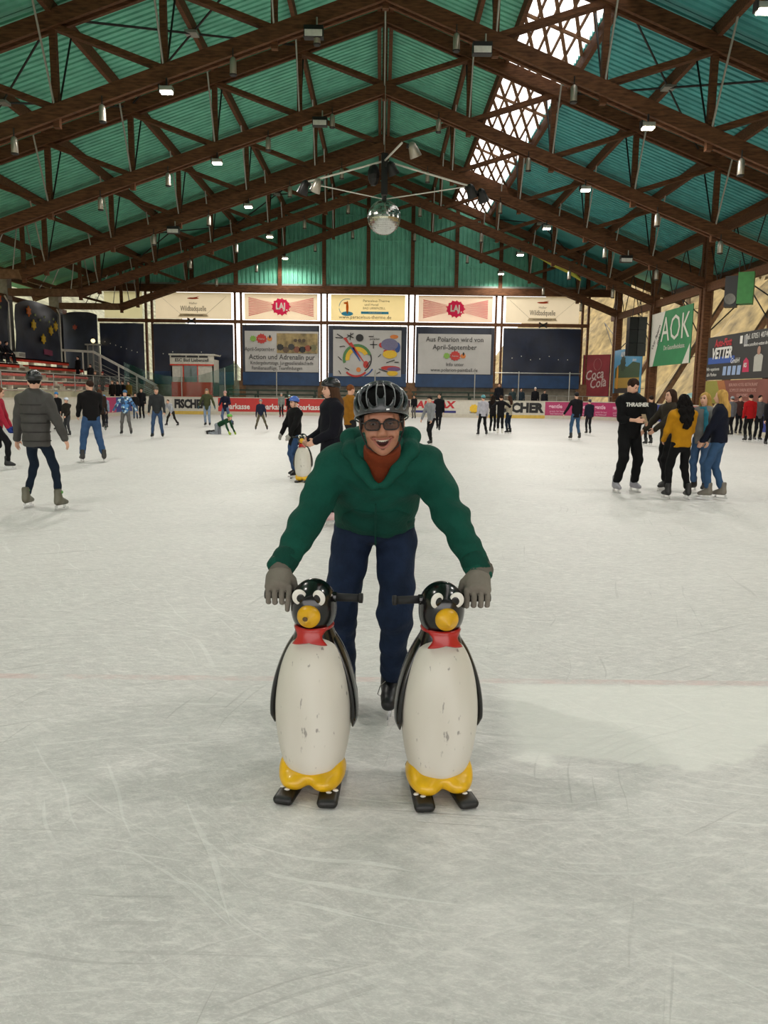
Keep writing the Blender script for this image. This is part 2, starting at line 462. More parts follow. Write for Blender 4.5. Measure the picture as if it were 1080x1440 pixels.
    nt.links.new(rg, b.inputs['Roughness']); b.inputs['Specular IOR Level'].default_value = .35; b.inputs['IOR'].default_value = 1.31
    hh = math_node(nt, 'ADD', math_node(nt, 'MULTIPLY', fine, 1.0), math_node(nt, 'MULTIPLY', hsum, -.5))
    bp = nt.nodes.new('ShaderNodeBump'); bp.inputs['Strength'].default_value = .35; bp.inputs['Distance'].default_value = .012
    nt.links.new(hh, bp.inputs['Height']); nt.links.new(bp.outputs[0], b.inputs['Normal'])
    return mt
YB, YF = -12.0, 57.5                       # near end and back wall of the hall
fl = MB().quad((-16.1, YB, 0), (15.1, YB, 0), (15.1, 52.1, 0), (-16.1, 52.1, 0)).obj('floor', ice_material())
tag(fl, 'pale grey skated ice covered in blade scratches', kind='structure')
g = MB().quad((-24, YB, -.02), (24, YB, -.02), (24, 62, -.02), (-24, 62, -.02)).obj('floor_surround', CONC)
tag(g, 'grey concrete ground around the rink', kind='structure')

# roof geometry
SL, SR = .348, .388
def zb(x): return 13.75-(SR*x if x > 0 else SL*-x)
def zt(x): return zb(x)+2.7
def zr(x): return zt(x)+.62
XE_L, XE_R = -25.0, 21.5
SKY0, SKY1 = 5.0, 7.35
ceil = tag(empty('ceiling'), 'green corrugated metal roof on timber purlins', kind='structure')
def sheet(x0, x1, mt, y0, y1, pitch=7.6/23):
    mb = MB(); n = int(round((y1-y0)/pitch)); prof = []
    for k in range(n):
        y = y0+k*pitch
        prof += [(y, 0), (y+pitch*.58, 0), (y+pitch*.66, .11), (y+pitch*.92, .11)]
    prof.append((y1, 0))
    xs = (x0, x1)
    for (ya, ha), (yb, hb) in zip(prof[:-1], prof[1:]):
        mb.quad((x0, ya, zr(x0)+ha), (x1, ya, zr(x1)+ha), (x1, yb, zr(x1)+hb), (x0, yb, zr(x0)+hb))
    return mb.mesh('roof_sheet', mt)
bays = [56-7.5*k for k in range(9)]        # 56 ... -4
TR = [56, 48.5, 41, 33.5, 26, 18.5]
for (x0, x1, mt) in ((XE_L, -12.0, ROOFG), (-12.0, 0, ROOFG), (0, SKY0, ROOFG), (SKY1, 14.5, ROOFT), (14.5, XE_R, ROOFT)):
    me = sheet(x0, x1, mt, 0, 7.6)
    for yb_ in bays+[-11.5]:
        mesh_obj('roof_sheet', me, mt, ceil, loc=(0, yb_ if yb_ < 50 else 50.0, 0))
    if True:
        mesh_obj('roof_sheet', me, mt, ceil, loc=(0, 50.2, .001))
# purlins
for x in (-23.8, -20.7, -17.25, -13.8, -10.35, -6.9, -3.45, -.25, .25, 3.45, SKY0-.1, SKY1+.1, 10.35, 13.8, 17.25, 20.7):
    for k in range(len(bays)-1):
        y1_, y0_ = bays[k], bays[k+1]
        if y0_ < 8: continue
        MB().beam((x, y0_, zt(x)+.38), (x, y1_+(1.4 if k == 0 else 0), zt(x)+.38), .16, .42).obj('purlin', WOOD, ceil)
    MB().beam((x, YB, zt(x)+.38), (x, 11, zt(x)+.38), .16, .42).obj('purlin', WOOD, ceil)
# skylight: clear sheets between timber battens
pane = glassy('skylight_sheet', '#f4f4f4', .25)
sk = tag(empty('window_1'), 'long bright skylight strip of clear sheets and battens right of the ridge', kind='structure')
for k in range(len(bays)):
    y0_ = bays[k]-7.5 if k else bays[0]-7.5
    y1_ = bays[k] if k else 57.3
    MB().quad((SKY0, y0_, zr(SKY0)+.03), (SKY1, y0_, zr(SKY1)+.03), (SKY1, y1_, zr(SKY1)+.03), (SKY0, y1_, zr(SKY0)+.03)).obj('pane', pane, sk)
for f in (.2, .4, .6, .8):
    x = SKY0+(SKY1-SKY0)*f
    MB().beam((x, YB, zr(x)-.04), (x, 57.3, zr(x)-.04), .07, .1).obj('batten', WOODL, sk)
for k in range(22):
    y0_ = 14+k*2.0
    MB().beam((SKY0, y0_, zr(SKY0)-.1), (SKY1, y0_+7.0, zr(SKY1)-.1), .12, .07).obj('batten', WOODL, sk)
for yy_ in TR[:5]:
    MB().beam((SKY0, yy_-3.7, zr(SKY0)-.16), (SKY1, yy_-3.7, zr(SKY1)-.16), .1, .1).obj('batten', WOODL, sk)

# ------------------------------------------------------------------ trusses
NR = [0, 3.45, 6.9, 10.35, 13.8, 16.4]; NL = [0, -3.45, -6.9, -10.35, -13.8, -17.25]
def make_truss():
    t = empty('roof_truss')
    for sgn, ends, ztop in ((1, (0.0, 16.9), 21.3), (-1, (0.0, -18.5), -24.6)):
        e = ends[1]
        for dy in (-.17, .17):
            MB().beam((0, dy, zb(0)), (e, dy, zb(e)), .14, .44).obj('bottom_chord', WOOD, t)
            MB().beam((0, dy, zt(0)), (ztop, dy, zt(ztop)), .14, .46).obj('top_chord', WOOD, t)
        MB().beam((0, 0, zb(0)-.12), (e, 0, zb(e)-.12), .16, .06).obj('chord_plate', WOOD, t)
    for N in (NR, NL):
        for i, x in enumerate(N):
            if i == 0 and N is NL: continue
            if x == 16.4: continue
            MB().beam((x, 0, zb(x)-.42), (x, 0, zt(x)), .2, .2, up=(0, 1, 0)).obj('post', WOOD, t)
            if i > 0:
                xi = N[i-1]
                MB().beam((x, 0, zt(x)-.15), (xi, 0, zb(xi)+.15), .17, .3, up=(0, 1, 0)).obj('diagonal', WOOD, t)
            for dy in (-1.5, 1.5):
                MB().tube([(x, dy*.08, zb(x)+.1), (x, dy, zt(x)+.2)], .035, 6).obj('brace_rod', STEEL if dy < 0 else DSTEEL, t)
    x = 16.4
    MB().beam((x, 0, zt(x)-.15), (13.8, 0, zb(13.8)+.15), .17, .3, up=(0, 1, 0)).obj('diagonal', WOOD, t)
    # tie to the wall column over the grandstand, with its hangers
    for dy in (-.17, .17):
        MB().beam((-18.3, dy, zb(-18.4)+.02), (-22.9, dy, zb(-18.4)+.02), .12, .42).obj('wall_tie', WOODL, t)
    MB().beam((-18.4, 0, zb(-18.4)-.4), (-18.4, 0, zt(-18.4)), .18, .18, up=(0, 1, 0)).obj('post', WOOD, t)
    MB().beam((-18.4, 0, zb(-18.4)), (-22.6, 0, zt(-22.6)-.2), .16, .26, up=(0, 1, 0)).obj('diagonal', WOOD, t)
    for dx in (-.6, .6, 1.9, 2.6):
        MB().tube([(-18.4-dx, 0, zb(-18.4)+.1), (-18.4-dx*.4, 0, zt(-18.4)-.2)], .03, 6).obj('brace_rod', STEEL, t)
    return t
ORD = ['right before the gable wall', 'second from the gable wall', 'third from the gable wall', 'fourth from the gable wall', 'fifth from the gable wall', 'nearest the camera']
truss = None
for k, y in enumerate(TR):
    t = make_truss() if truss is None else copy_tree(truss)
    if truss is None: truss = t
    t.location = (0, y, 0)
    tag(t, 'brown timber roof truss, '+ORD[k], 'roof truss', 'timber roof trusses')
# wind bracing rods with plates in two bays
for (ya, yb_) in ((26, 33.5), (48.5, 56)):
    for xa, xb in ((-3.45, -10.35), (-10.35, -17.25), (7.5, 13.0)):
        c = ((xa+xb)/2, (ya+yb_)/2, zt((xa+xb)/2)+.1)
        r = empty('wind_brace', c)
        side = 'left roof slope' if xa < 0 else 'right roof slope'
        tag(r, 'crossed steel wind brace, %s, %s%s' % (side, 'near end' if ya == 26 else 'far end', ', outer' if xa == -10.35 else ''), 'brace', 'steel wind braces')
        for (px_, py_) in ((xa, ya), (xa, yb_), (xb, ya), (xb, yb_)):
            MB().tube([(0, 0, 0), (px_-c[0], py_-c[1], zt(px_)+.1-c[2])], .04, 6).obj('rod', DSTEEL, r)
        MB().box(-.22, .22, -.22, .22, -.05, .05).obj('plate', STEEL, r)

# ------------------------------------------------------------------ side columns
pos_txt = {56: 'beside the red drinks banner', 48.5: 'between the landscape poster and the green banner', 41: 'between the green banner and the black poster', 33.5: 'right of the black poster at the frame edge'}
for y in TR[:4]:
    x = 16.72; r = empty('timber_column', (x, y, 0))
    tag(r, 'dark brown twin timber column '+pos_txt[y], 'column', 'right side columns')
    for dy in (-.24, .24):
        MB().box(-.17, .17, dy-.13, dy+.13, 0, zt(x)).obj('post', WOOD, r)
    MB().box(.17, .30, -.3, .3, 0, 7.0).obj('packing', WOODL, r)
    MB().beam((.35, 0, .6), (4.6, 0, zt(x+4.6)-.2), .26, .34, up=(0, 1, 0)).obj('raking_strut', WOODL, r)
    for dz in (0, 1.2):
        MB().tube([(0, 0, 4.4+dz), (0, 3.2, zb(x)-.3)], .03, 6).obj('brace_rod', DSTEEL, r)
    for dx in (1.9,): MB().tube([(0, 0, 4.6), (dx, 0, zb(x+dx))], .035, 6).obj('brace_rod', DSTEEL, r)
for z, nm, t_ in ((7.1, 'eave_beam', 'lower'), (9.7, 'eave_beam', 'upper')):
    r = MB().beam((16.72, 15, z), (16.72, 57.3, z), .2, .42).obj(nm, WOOD)
    tag(r, t_+' long timber beam joining the right side columns', 'beam', 'eave beams')
r = empty('eave_lattice', (16.72, 33.5, 7.1)); tag(r, 'steel rod lattice hanging between the right eave beams', 'lattice')
for k in range(12):
    yy_ = -12+k*3.0
    MB().tube([(0, yy_, 0), (0, yy_+1.5, 2.6)], .03, 6).obj('rod', DSTEEL, r); MB().tube([(0, yy_+1.5, 2.6), (0, yy_+3, 0)], .03, 6).obj('rod', DSTEEL, r)
for y, tx in ((56, 'at the back left corner'), (48.5, 'left of the starred blue tarp'), (41, 'near the left frame edge')):
    x = -22.9; r = empty('timber_column', (x, y, 0)); tag(r, 'left grandstand column with grey upper half, '+tx, 'column', 'left side columns')
    MB().box(-.2, .2, -.25, .25, 0, 6.9).obj('lower_post', BLACK, r); MB().box(-.5, .18, -.3, .3, 6.9, zt(x)).obj('upper_post', GREY, r)
r = MB().beam((-22.9, 15, 7.05), (-22.9, 57.3, 7.05), .2, .3).obj('side_beam', WOOD); tag(r, 'timber beam along the top of the left tarps', 'beam')
r = MB().beam((-22.9, 15, 8.55), (-22.9, 57.3, 8.55), .2, .3).obj('side_beam', WOOD); tag(r, 'upper timber beam under the left eaves', 'beam')

# ------------------------------------------------------------------ back wall: gable, beams, mullions
XC = [-23.2, -16.9, -10.45, -4.2, 2.15, 8.5, 14.8]
wb = tag(empty('wall_back', (0, YF, 0)), 'green corrugated gable wall above a glazed and tarp-hung back wall', kind='structure')
def gable(x0, x1):
    mb = MB(); x = x0; prof = []
    while x < x1-1e-6:
        prof += [(x, 0), (x+.11, 0), (x+.14, -.09), (x+.30, -.09)]; x += .3175
    prof = [q for q in prof if q[0] < x1-1e-4]; prof.append((x1, 0))
    for (xa, ya), (xb, yb_) in zip(prof[:-1], prof[1:]):
        mb.quad((xa, ya, 9.15), (xb, yb_, 9.15), (xb, yb_, max(9.16, zr(xb))), (xa, ya, max(9.16, zr(xa))))
    return mb
gx = [-23.0]+[XC[1]+3.175*k for k in range(12)]
for a, b_ in zip(gx[:-1], gx[1:]):
    gable(a, b_).obj('wall_sheet', ROOFG if b_ < 12 else ROOFT, wb)
for k, x in enumerate(gx[1:-1]):
    MB().box(x-.13, x+.13, -.3, -.05, 8.9, zr(x)-.1).obj('gable_post', WOOD, wb)
for z in (10.55, 12.3, 14.0):
    xl = -(17.07-z)/SL+.4; xr = (17.07-z)/SR-.4
    MB().box(max(xl, -22), min(xr, 16), -.1, -.05, z, z+.08).obj('gable_rail', ROOFG, wb)
MB().box(-23.2, 16.6, -.12, 0, 9.1, 9.28).obj('flashing', mat('pale_flashing', '#8f9a93', .5), wb)
MB().box(-23.4, 16.6, -.35, .1, 8.62, 9.12).obj('top_beam', WOOD, wb)
MB().box(-20.6, 15.1, -.22, .1, 6.45, 6.68).obj('mid_beam', WOOD, wb)
for x in XC[1:]:
    for dx in (-.22, .22):
        MB().box(x+dx-.07, x+dx+.07, -.2, .05, 2.0, 8.7).obj('mullion', WOOD, wb)
    MB().box(x-.45, x+.45, -.25, .1, 0, 2.35).obj('pier', WOODL, wb)
MB().box(-23.0, 15.0, .25, .4, 0, 2.3).obj('base_wall', CONC, wb)
MB().box(15.0, 24.0, .25, .4, 0, .9).obj('base_wall', CONC, wb)
for x in (XC[1]+3.1, XC[5]+3.2):
    MB().beam((x-.3, -.25, 6.4), (x+.3, -.25, 6.75), .05, .1).obj('cross_fitting', DSTEEL, wb); MB().beam((x-.3, -.25, 6.75), (x+.3, -.25, 6.4), .05, .1).obj('cross_fitting', DSTEEL, wb)

def cloth_panel(w, h, mt, nx=20, nz=16, amp=.06, seed=0, arch=0.0):
    """hung sheet in the local XZ plane, facing -Y, hem at z=0"""
    rr = random.Random(seed); ph = [rr.random()*6 for _ in range(4)]; mb = MB()
    def P(i, k):
        u, v = i/nx, k/nz
        x = (u-.5)*w; z = v*h
        if arch: z = v*(h-arch*abs(u-.5)**3*8)
        y = amp*(math.sin(5*u+ph[0]+3*v)*.6+math.sin(17*u+ph[1]-6*v)*.3*(1-v)+math.sin(9*v+ph[2]+7*u)*.3)
        return (x, y, z)
    for k in range(nz+1):
        for i in range(nx+1): mb.v.append(P(i, k))
    for k in range(nz):
        for i in range(nx):
            a = k*(nx+1)+i; mb.f.append((a, a+1, a+nx+2, a+nx+1))
    o = mb.obj('x', mt, smooth=True)
    return o
TARP = mat('navy_tarpaulin', '#0f1930', rough=.38, var=.35, scale=1.2, bump=.35, bscale=3, spec=.5)
TARPB = mat('blue_tarpaulin', '#17395f', rough=.5, var=.2, scale=2)
tarp_txt = ['behind the red and white booth, left part', 'behind the red and white booth', 'behind the action banner', 'behind the colourful painting', 'behind the paintball banner', 'plain, right end of the back wall']
tarp_txt[0] = 'plain, at the left end of the back wall behind the white railing'
for k in range(6):
    x0, x1 = XC[k], XC[k+1]
    if k == 0: x0 = -20.6
    wd = x1-x0-.66 if k else x1-x0-.5
    cx = (x0+x1)/2 if k else (x0+x1)/2-.1
    o = cloth_panel(wd, 4.35, TARP, amp=.05, seed=k, arch=0); o.name = 'tarpaulin'; o.location = (cx, YF-.32, 2.0)
    tag(o, 'dark blue tarpaulin '+tarp_txt[k], 'tarpaulin', 'back wall tarpaulins')
    if k: MB().box(-wd/2, wd/2, -.09, -.06, .05, .95).obj('hem_band', TARPB, o)
    MB().tube([(-wd/2, 0, 4.33), (wd/2, 0, 4.33)], .03, 6).obj('top_rope', mat('white_rope', '#d8d4c8'), o)
    for q in range(7 if k in (0, 1, 5) else 0):
        u = -wd/2+wd*(.12+.12*q); MB().ellipsoid((u, -.09, 3.0-.12*q if k == 0 else 2.2+.15*math.sin(q*2)), (.035, .02, .035), 8, 6).obj('eyelet', mat('white_rope', '#d8d4c8'), o)

# unseen gable behind the photographer, added to hold daylight off the near ice
wf = tag(empty('wall_front_light_block', (0, YB, 0)), 'unseen grey green gable wall over the near end, added to dim the near ice', kind='structure')
mb = MB(); mb.prism([(-25, 7.0), (21.5, 7.0), (21.5, zr(21.5)), (0, zr(0)), (-25, zr(-25))], -.1, 0); mb.obj('wall_panel', mat('front_wall', '#6f7d72', .8), wf)
# ================================================================== BANNERS, BOARDS, STANDS
INK = plain('#3a3836'); PINK = backlit('pink_print', '#e2406d', .5); GREYP = backlit('grey_print', '#7d7468', .5); ORP = backlit('orange_print', '#e2892f', .5)
AQUA = backlit('aqua_print', '#5fb4d8', .5); WHP = backlit('white_print', '#f3efe6', .5); REDP = backlit('red_print', '#c8502f', .5); PINKL = backlit('pale_pink_print', '#e79c9c', .5)
def upper_banner(k, colr, label):
    x0, x1 = XC[k], XC[k+1]
    if k == 0: x0 = -20.6
    w_, cx = x1-x0-.95, (x0+x1)/2
    o = cloth_panel(w_, 1.86, backlit('banner_'+colr, colr, .55), amp=.02, seed=20+k); o.name = 'banner'; o.location = (cx, YF-.08, 6.72)
    tag(o, label, 'banner', 'backlit banners along the top of the back wall')
    return o, w_
def wild(o):
    text(o, 'Haller', 0, 1.1, .22, GREYP, y=-.06, sx=1.1); text(o, 'Wildbadquelle', 0, .72, .52, GREYP, y=-.06, sx=.62, bold=.004)
    MB().prism(ell_pts(0, 1.45, .42, .06), -.06, -.055).obj('emblem', REDP, o)
    MB().prism([(-.45, 1.42), (-.2, 1.47), (.35, 1.57), (.5, 1.62), (.3, 1.5), (0, 1.44)], -.062, -.057).obj('emblem', REDP, o)
    for s in (-1, 1):
        MB().beam((s*.95, -.06, .36), (s*2.4, -.06, 1.6), .01, .02, up=(0, 1, 0)).obj('print_line', GREYP, o)
    shape(o, 'ribbon', [(-1.1, .15), (1.1, .15), (.95, .36), (-.95, .36)], backlit('ribbon_print', '#d9cfb8', .5), y=-.055)
    text(o, 'NATURMINERALWASSER', 0, .26, .14, GREYP, y=-.065, sx=.9)
def laj(o, w_):
    hw = 2.35
    for k in range(11):
        z0, z1 = .25+k*.125, .25+k*.125+.075
        for s in (-1, 1): shape(o, 'ray', [(s*.6, .93+(k-5)*.05), (s*hw, z0), (s*hw, z1), (s*.6, .95+(k-5)*.05)][::s], PINKL, y=-.055)
    shape(o, 'splat', splat_pts(0, .93, .58, seed=5), PINK, y=-.065)
    text(o, 'LAJ', -.03, .95, .62, WHP, y=-.075, bold=.03, sx=.8); text(o, '.', .42, .82, .5, WHP, y=-.075, bold=.03)
upper_banner(0, '#cfc9a0', 'blank pale yellow backlit panel at the left end of the top row')
o, w_ = upper_banner(1, '#e2d3b8', 'cream mineral water banner with red emblem, left of the pink splat banners'); wild(o)
o, w_ = upper_banner(2, '#ecd9bd', 'cream banner with pink splat and rays above the action banner'); laj(o, w_)
o, w_ = upper_banner(3, '#f5dfa6', 'yellow spa banner with orange figure above the painting')
MB().prism(ell_pts(-1.5, .5, .42, .16), -.06, -.055).obj('wave_print', AQUA, o)
MB().prism(ell_pts(-1.5, .95, .09, .45), -.066, -.06).obj('figure_print', ORP, o); MB().prism(ell_pts(-1.62, 1.25, .14, .07), -.068, -.062).obj('figure_print', ORP, o)
MB().tube([(-1.5+.6*math.cos(a), -.06, .95+.6*math.sin(a)) for a in [PI*.4+PI*.9*k/12 for k in range(13)]], .02, 6).obj('arc_print', AQUA, o)
text(o, 'Paracelsus-Therme', .6, 1.42, .25, GREYP, y=-.06); text(o, 'und Hotel', .25, 1.15, .25, GREYP, y=-.06); text(o, 'BAD LIEBENZELL', .45, .9, .22, GREYP, y=-.06)
shape(o, 'stripe_print', [(-.5, .5), (1.5, .5), (1.5, .67), (-.5, .67)], AQUA, y=-.058); text(o, 'ruhe und erholung', .5, .59, .13, WHP, y=-.066)
text(o, 'www.paracelsus-therme.de', -.2, .26, .34, GREYP, y=-.06, sx=1.02)
o, w_ = upper_banner(4, '#ecd3bd', 'cream banner with pink splat and rays above the paintball banner'); laj(o, w_)
o, w_ = upper_banner(5, '#e4d6bd', 'cream mineral water banner with red emblem, right end of the top row'); wild(o)

BWH = mat('white_banner', '#b9b6b2', rough=.7, var=.06, scale=1)
def hung(x, z, w_, h, label, mt=BWH, name='banner', seed=3):
    o = cloth_panel(w_, h, mt, amp=.02, seed=seed); o.name = name; o.location = (x, YF-.46, z); tag(o, label, 'banner')
    for q in (-1, 1): MB().tube([(q*w_/2*.98, 0, h-.03), (q*w_/2*.98, .1, 6.3-z), (q*w_/2*.98, .18, 6.42-z)], .015, 6).obj('rope', RUB, o)
    return o
G_ = plain('#7fa84a'); R_ = plain('#b8342c'); O_ = plain('#d07a3a'); K_ = plain('#222222'); Y_ = plain('#d9b02c'); B_ = plain('#2c4a8a'); GN_ = plain('#4c7a4a')
def logos(o, cx, cz, s):
    shape(o, 'splat', splat_pts(cx-.62*s, cz, .2*s, 9, 2), G_, y=-.05); shape(o, 'splat', splat_pts(cx, cz, .33*s, 11, 3), R_, y=-.052)
    shape(o, 'splat', splat_pts(cx+.58*s, cz, .17*s, 8, 4), O_, y=-.05); text(o, 'Polarion', cx, cz-.02, .17*s, BWH, y=-.065, sx=.8)
    shape(o, 'splat', ell_pts(cx+.6*s, cz+.14*s, .07*s, .12*s), K_, y=-.056)
o = hung(-7.25, 3.0, 5.35, 2.9, 'white action banner with a photograph and black lettering')
logos(o, -1.45, 2.35, 1.0)
text(o, 'April-September', -1.6, 1.6, .38, INK, y=-.05, sx=.85); text(o, 'Action und Adrenalin pur', 0, 1.05, .5, INK, y=-.05, sx=.92, bold=.004)
text(o, 'Kindergeburtstage, Junggesellenabschiede', 0, .63, .36, INK, y=-.05, sx=.76); text(o, 'Familienausflüge, Teamfindungen', -.35, .26, .36, INK, y=-.05, sx=.78)
p = MB().box(-.35, 2.6, -.06, -.045, 1.35, 2.75).obj('photo_print', mat('photo_tan', '#8f7c52', .6, var=.6, scale=2.2), o)
for sd in range(7):
    rr = random.Random(sd); MB().prism(splat_pts(-.1+sd*.4, 1.55+.25*rr.random(), .22, 9, sd), -.07, -.062).obj('photo_figure', plain(['#2b2a26', '#5d4a38', '#3b3a38', '#7a4a36', '#232323', '#8a4632', '#6d6a4a'][sd]), o)
for sd in range(3): MB().prism(splat_pts(1.0+.3*sd, 2.25, .12, 7, sd+20), -.07, -.062).obj('photo_figure', plain('#4c3d2e'), o)
o = hung(5.3, 3.0, 5.3, 2.85, 'white paintball banner with three colour splats and black lettering', seed=6)
text(o, 'Aus Polarion wird von', 0, 2.45, .5, INK, y=-.05, sx=.92, bold=.003); text(o, 'April-September', 0, 1.9, .5, INK, y=-.05, sx=.95, bold=.003); logos(o, .05, 1.3, 1.0)
text(o, 'Info unter', .05, .68, .36, INK, y=-.05, sx=.9); text(o, 'www.polarion-paintball.de', 0, .28, .36, INK, y=-.05, sx=.9)
# abstract painting on cloth: free arrangement of bright shapes
o = hung(-1.05, 2.75, 4.95, 3.3, 'white painted cloth with bright abstract shapes between two banners', seed=9, name='painted_cloth'); o['category'] = 'painting'
def stroke(pts, r, mt): MB().tube([(a, -.055, b) for a, b in pts], r, 6).obj('brush_stroke', mt, o)
def ring(cx, cz, r0, r1, a0, a1, mt, y=-.05):
    n = 16; pts = [(cx+r1*math.cos(a0+(a1-a0)*k/n), cz+r1*math.sin(a0+(a1-a0)*k/n)) for k in range(n+1)]+[(cx+r0*math.cos(a1-(a1-a0)*k/n), cz+r0*math.sin(a1-(a1-a0)*k/n)) for k in range(n+1)]
    shape(o, 'painted_shape', pts, mt, y=y)
ring(-.72, 1.25, .86, 1.06, .3, PI*1.1, GN_); ring(-.72, 1.25, .56, .86, .45, PI*1.05, Y_); ring(-.72, 1.25, .98, 1.06, -1.0, .3, K_); ring(-.8, 1.0, .92, 1.06, PI*1.25, PI*1.75, R_); ring(-.5, 1.0, .95, 1.05, PI*1.6, PI*1.85, B_)
for (a, b, c_) in (((-1.35, 2.35), (-.2, 1.0), R_), ((-1.2, 2.0), (-.5, 1.1), B_), ((-1.75, 2.7), (-1.25, 2.2), R_)):
    shape(o, 'painted_shape', [a, (a[0]+.22, a[1]+.08), (b[0]+.02, b[1]), (b[0]-.02, b[1]-.03)], c_, y=-.056)
for cx, cz, rx, rz, c_ in ((-.62, .48, .17, .17, O_), (-.08, .85, .2, .26, R_), (-.55, 2.75, .28, .26, K_), (-.62, 2.75, .17, .18, plain('#b98a8a')), (1.62, 2.3, .62, .42, plain('#6d6a86')), (1.5, 2.42, .3, .2, Y_), (1.6, 2.35, .16, .16, R_), (2.2, 2.1, .2, .36, B_), (1.05, 2.25, .2, .18, R_), (1.65, 1.6, .52, .3, Y_), (1.6, 1.82, .42, .13, R_), (1.95, 2.85, .3, .14, O_), (1.7, .62, .7, .16, R_), (1.95, .55, .5, .14, plain('#6b4d7a')), (1.85, .24, .4, .18, Y_)):
    shape(o, 'painted_shape', ell_pts(cx, cz, rx, rz), c_, y=-.054-.002*random.random())
for pts in (((-2.2, 3.0), (-1.75, 2.75)), ((-2.3, 2.75), (-1.8, 2.72)), ((-1.5, 2.75), (-1.0, 3.05)), ((-1.2, 3.1), (-1.25, 2.6)), ((-1.45, 2.95), (-1.0, 2.75)), ((.1, 2.85), (.45, 2.85), (.45, 3.05)), ((.45, 2.55), (.45, 2.0)), ((.2, 2.28), (.72, 2.28)), ((-2.0, 2.1), (-1.7, 2.15), (-1.6, 2.1)), ((-2.1, 1.4), (-1.85, 1.15)), ((-2.05, .4), (-1.9, .15)), ((1.4, 1.0), (2.0, 1.2)), ((2.0, 1.05), (2.3, 1.05)), ((.85, .55), (1.5, .35)), ((.2, 1.1), (-.05, .7)), ((-1.6, .6), (-1.3, .45)), ((.7, .2), (.95, .35)), ((.8, 1.4), (1.0, 1.6))):
    stroke(pts, .03, K_)
text(o, 'polarion', .55, 2.68, .22, K_, y=-.06)

# starred tarps on the left wall
NAVY2 = mat('faded_navy_tarpaulin', '#232a3a', rough=.45, var=.4, scale=1.0, bump=.35, bscale=3)
def star(n, r0, r1, cx, cz):
    return [(cx+(r1 if k % 2 else r0)*math.sin(PI*k/n), cz+(r1 if k % 2 else r0)*math.cos(PI*k/n)) for k in range(2*n)]
for (ya, yb_, tx, flowers) in ((41.6, 48.0, 'at the left frame edge with one orange star', [(2.1, 3.3, '#c0582c')]), (49.0, 55.5, 'with yellow stars on the left wall', [(-1.9, 2.95, '#c76a2a'), (-1.2, 2.15, '#c9a62a'), (.3, 1.35, '#c9a62a'), (1.7, 2.0, '#c9a62a'), (2.6, 2.35, '#c9a62a')])):
    o = cloth_panel(yb_-ya, 3.9, NAVY2, amp=.12, seed=int(ya), arch=.5); o.name = 'tarpaulin'; o.location = (-22.7, (ya+yb_)/2, 3.3); o.rotation_euler = (0, 0, PI/2)
    tag(o, 'dark blue tarpaulin '+tx, 'tarpaulin', 'left wall tarpaulins')
    for fx, fz, c_ in flowers: shape(o, 'star', star(6, .34, .2, fx*.9, fz+.2), plain(c_), y=-.2, t=.08)
    for q in range(5): shape(o, 'star', star(5, .09, .045, -.8+.7*q, 3.0-.25*(q % 2)), plain('#8f9a6a'), y=-.2, t=.08)
    if ya > 45: shape(o, 'label_patch', [(.3, .55), (1.5, .5), (1.5, .85), (.3, .9)], plain('#7a3550'), y=-.2, t=.08)
    MB().tube([(yb_-ya)/2*np.array((1, 0, 0))+np.array((0, -.1, .0)), ((yb_-ya)/2, -.1, 3.4), ((yb_-ya)/2-.5, -.12, 3.75)], .05, 6).obj('edge_rope', mat('white_rope', '#d8d4c8'), o)
o = cloth_panel(2.5, 4.2, NAVY2, amp=.06, seed=77, arch=.2); o.name = 'tarpaulin'; o.location = (-21.85, YF-.3, 2.9); tag(o, 'narrow dark tarpaulin in the back left corner with one red star', 'tarpaulin', 'left wall tarpaulins')
shape(o, 'star', star(6, .2, .12, -.35, 3.1), plain('#9a4432'), y=-.14, t=.06)
r = empty('glass_cabin', (-20.75, 56.6, 2.3)); tag(r, 'narrow grey glazed cabin at the back left corner', 'cabin')
for dx in (-.4, 0, .4): MB().box(dx-.05, dx+.05, -.05, .05, 0, 2.4).obj('frame_post', STEEL, r)
for dx in (-.2, .2): MB().box(dx-.15, dx+.15, -.02, .02, 0, 2.35).obj('pane', mat('grey_glass', '#6f7478', .2), r)
MB().box(-.5, .5, -.3, .3, 2.4, 2.5).obj('roof', STEEL, r); MB().box(-.5, .5, -.3, .3, -2.3, 0).obj('base', CONC, r)
r = empty('globe_lamp', (-20.6, 56.2, 5.0)); tag(r, 'small round yellow globe lamp above the grey cabin', 'lamp'); MB().ellipsoid((0, 0, 0), (.15, .15, .15)).obj('globe', emit('globe_glow', '#ffe9a8', 2.0), r, smooth=True); MB().box(-.06, .06, -.06, .06, .13, .25).obj('cap', DSTEEL, r)

# ---- banners on the right side, facing the ice
def side_panel(ya, yb_, z0, z1, col, label, x=16.45, cat='banner', name='banner'):
    o = empty(name, (x, (ya+yb_)/2, z0)); o.rotation_euler = (0, 0, -PI/2); tag(o, label, cat)
    MB().box(-(yb_-ya)/2, (yb_-ya)/2, -.02, .02, 0, z1-z0).obj('sheet', mat('sheet_'+col, col, .55, var=.12, scale=1.2), o)
    for sx in (-1, 1):
        for sz in (.1, .9): MB().tube([(sx*(yb_-ya)/2, 0, (z1-z0)*sz), (sx*((yb_-ya)/2+.35), .1, (z1-z0)*sz)], .015, 6).obj('tie', RUB, o)
    return o
o = side_panel(41.75, 48.0, 3.35, 6.45, '#2f7a4c', 'green and white health insurance banner between right side columns')
Wp = plain('#c9c6ba', .6)
shape(o, 'white_field', [(-3.05, 0), (-2.5, 0), (-.9, 3.1), (-3.05, 3.1)], Wp, y=-.03); shape(o, 'white_field', [(2.1, 0), (3.05, 0), (3.05, 1.05)], Wp, y=-.03)
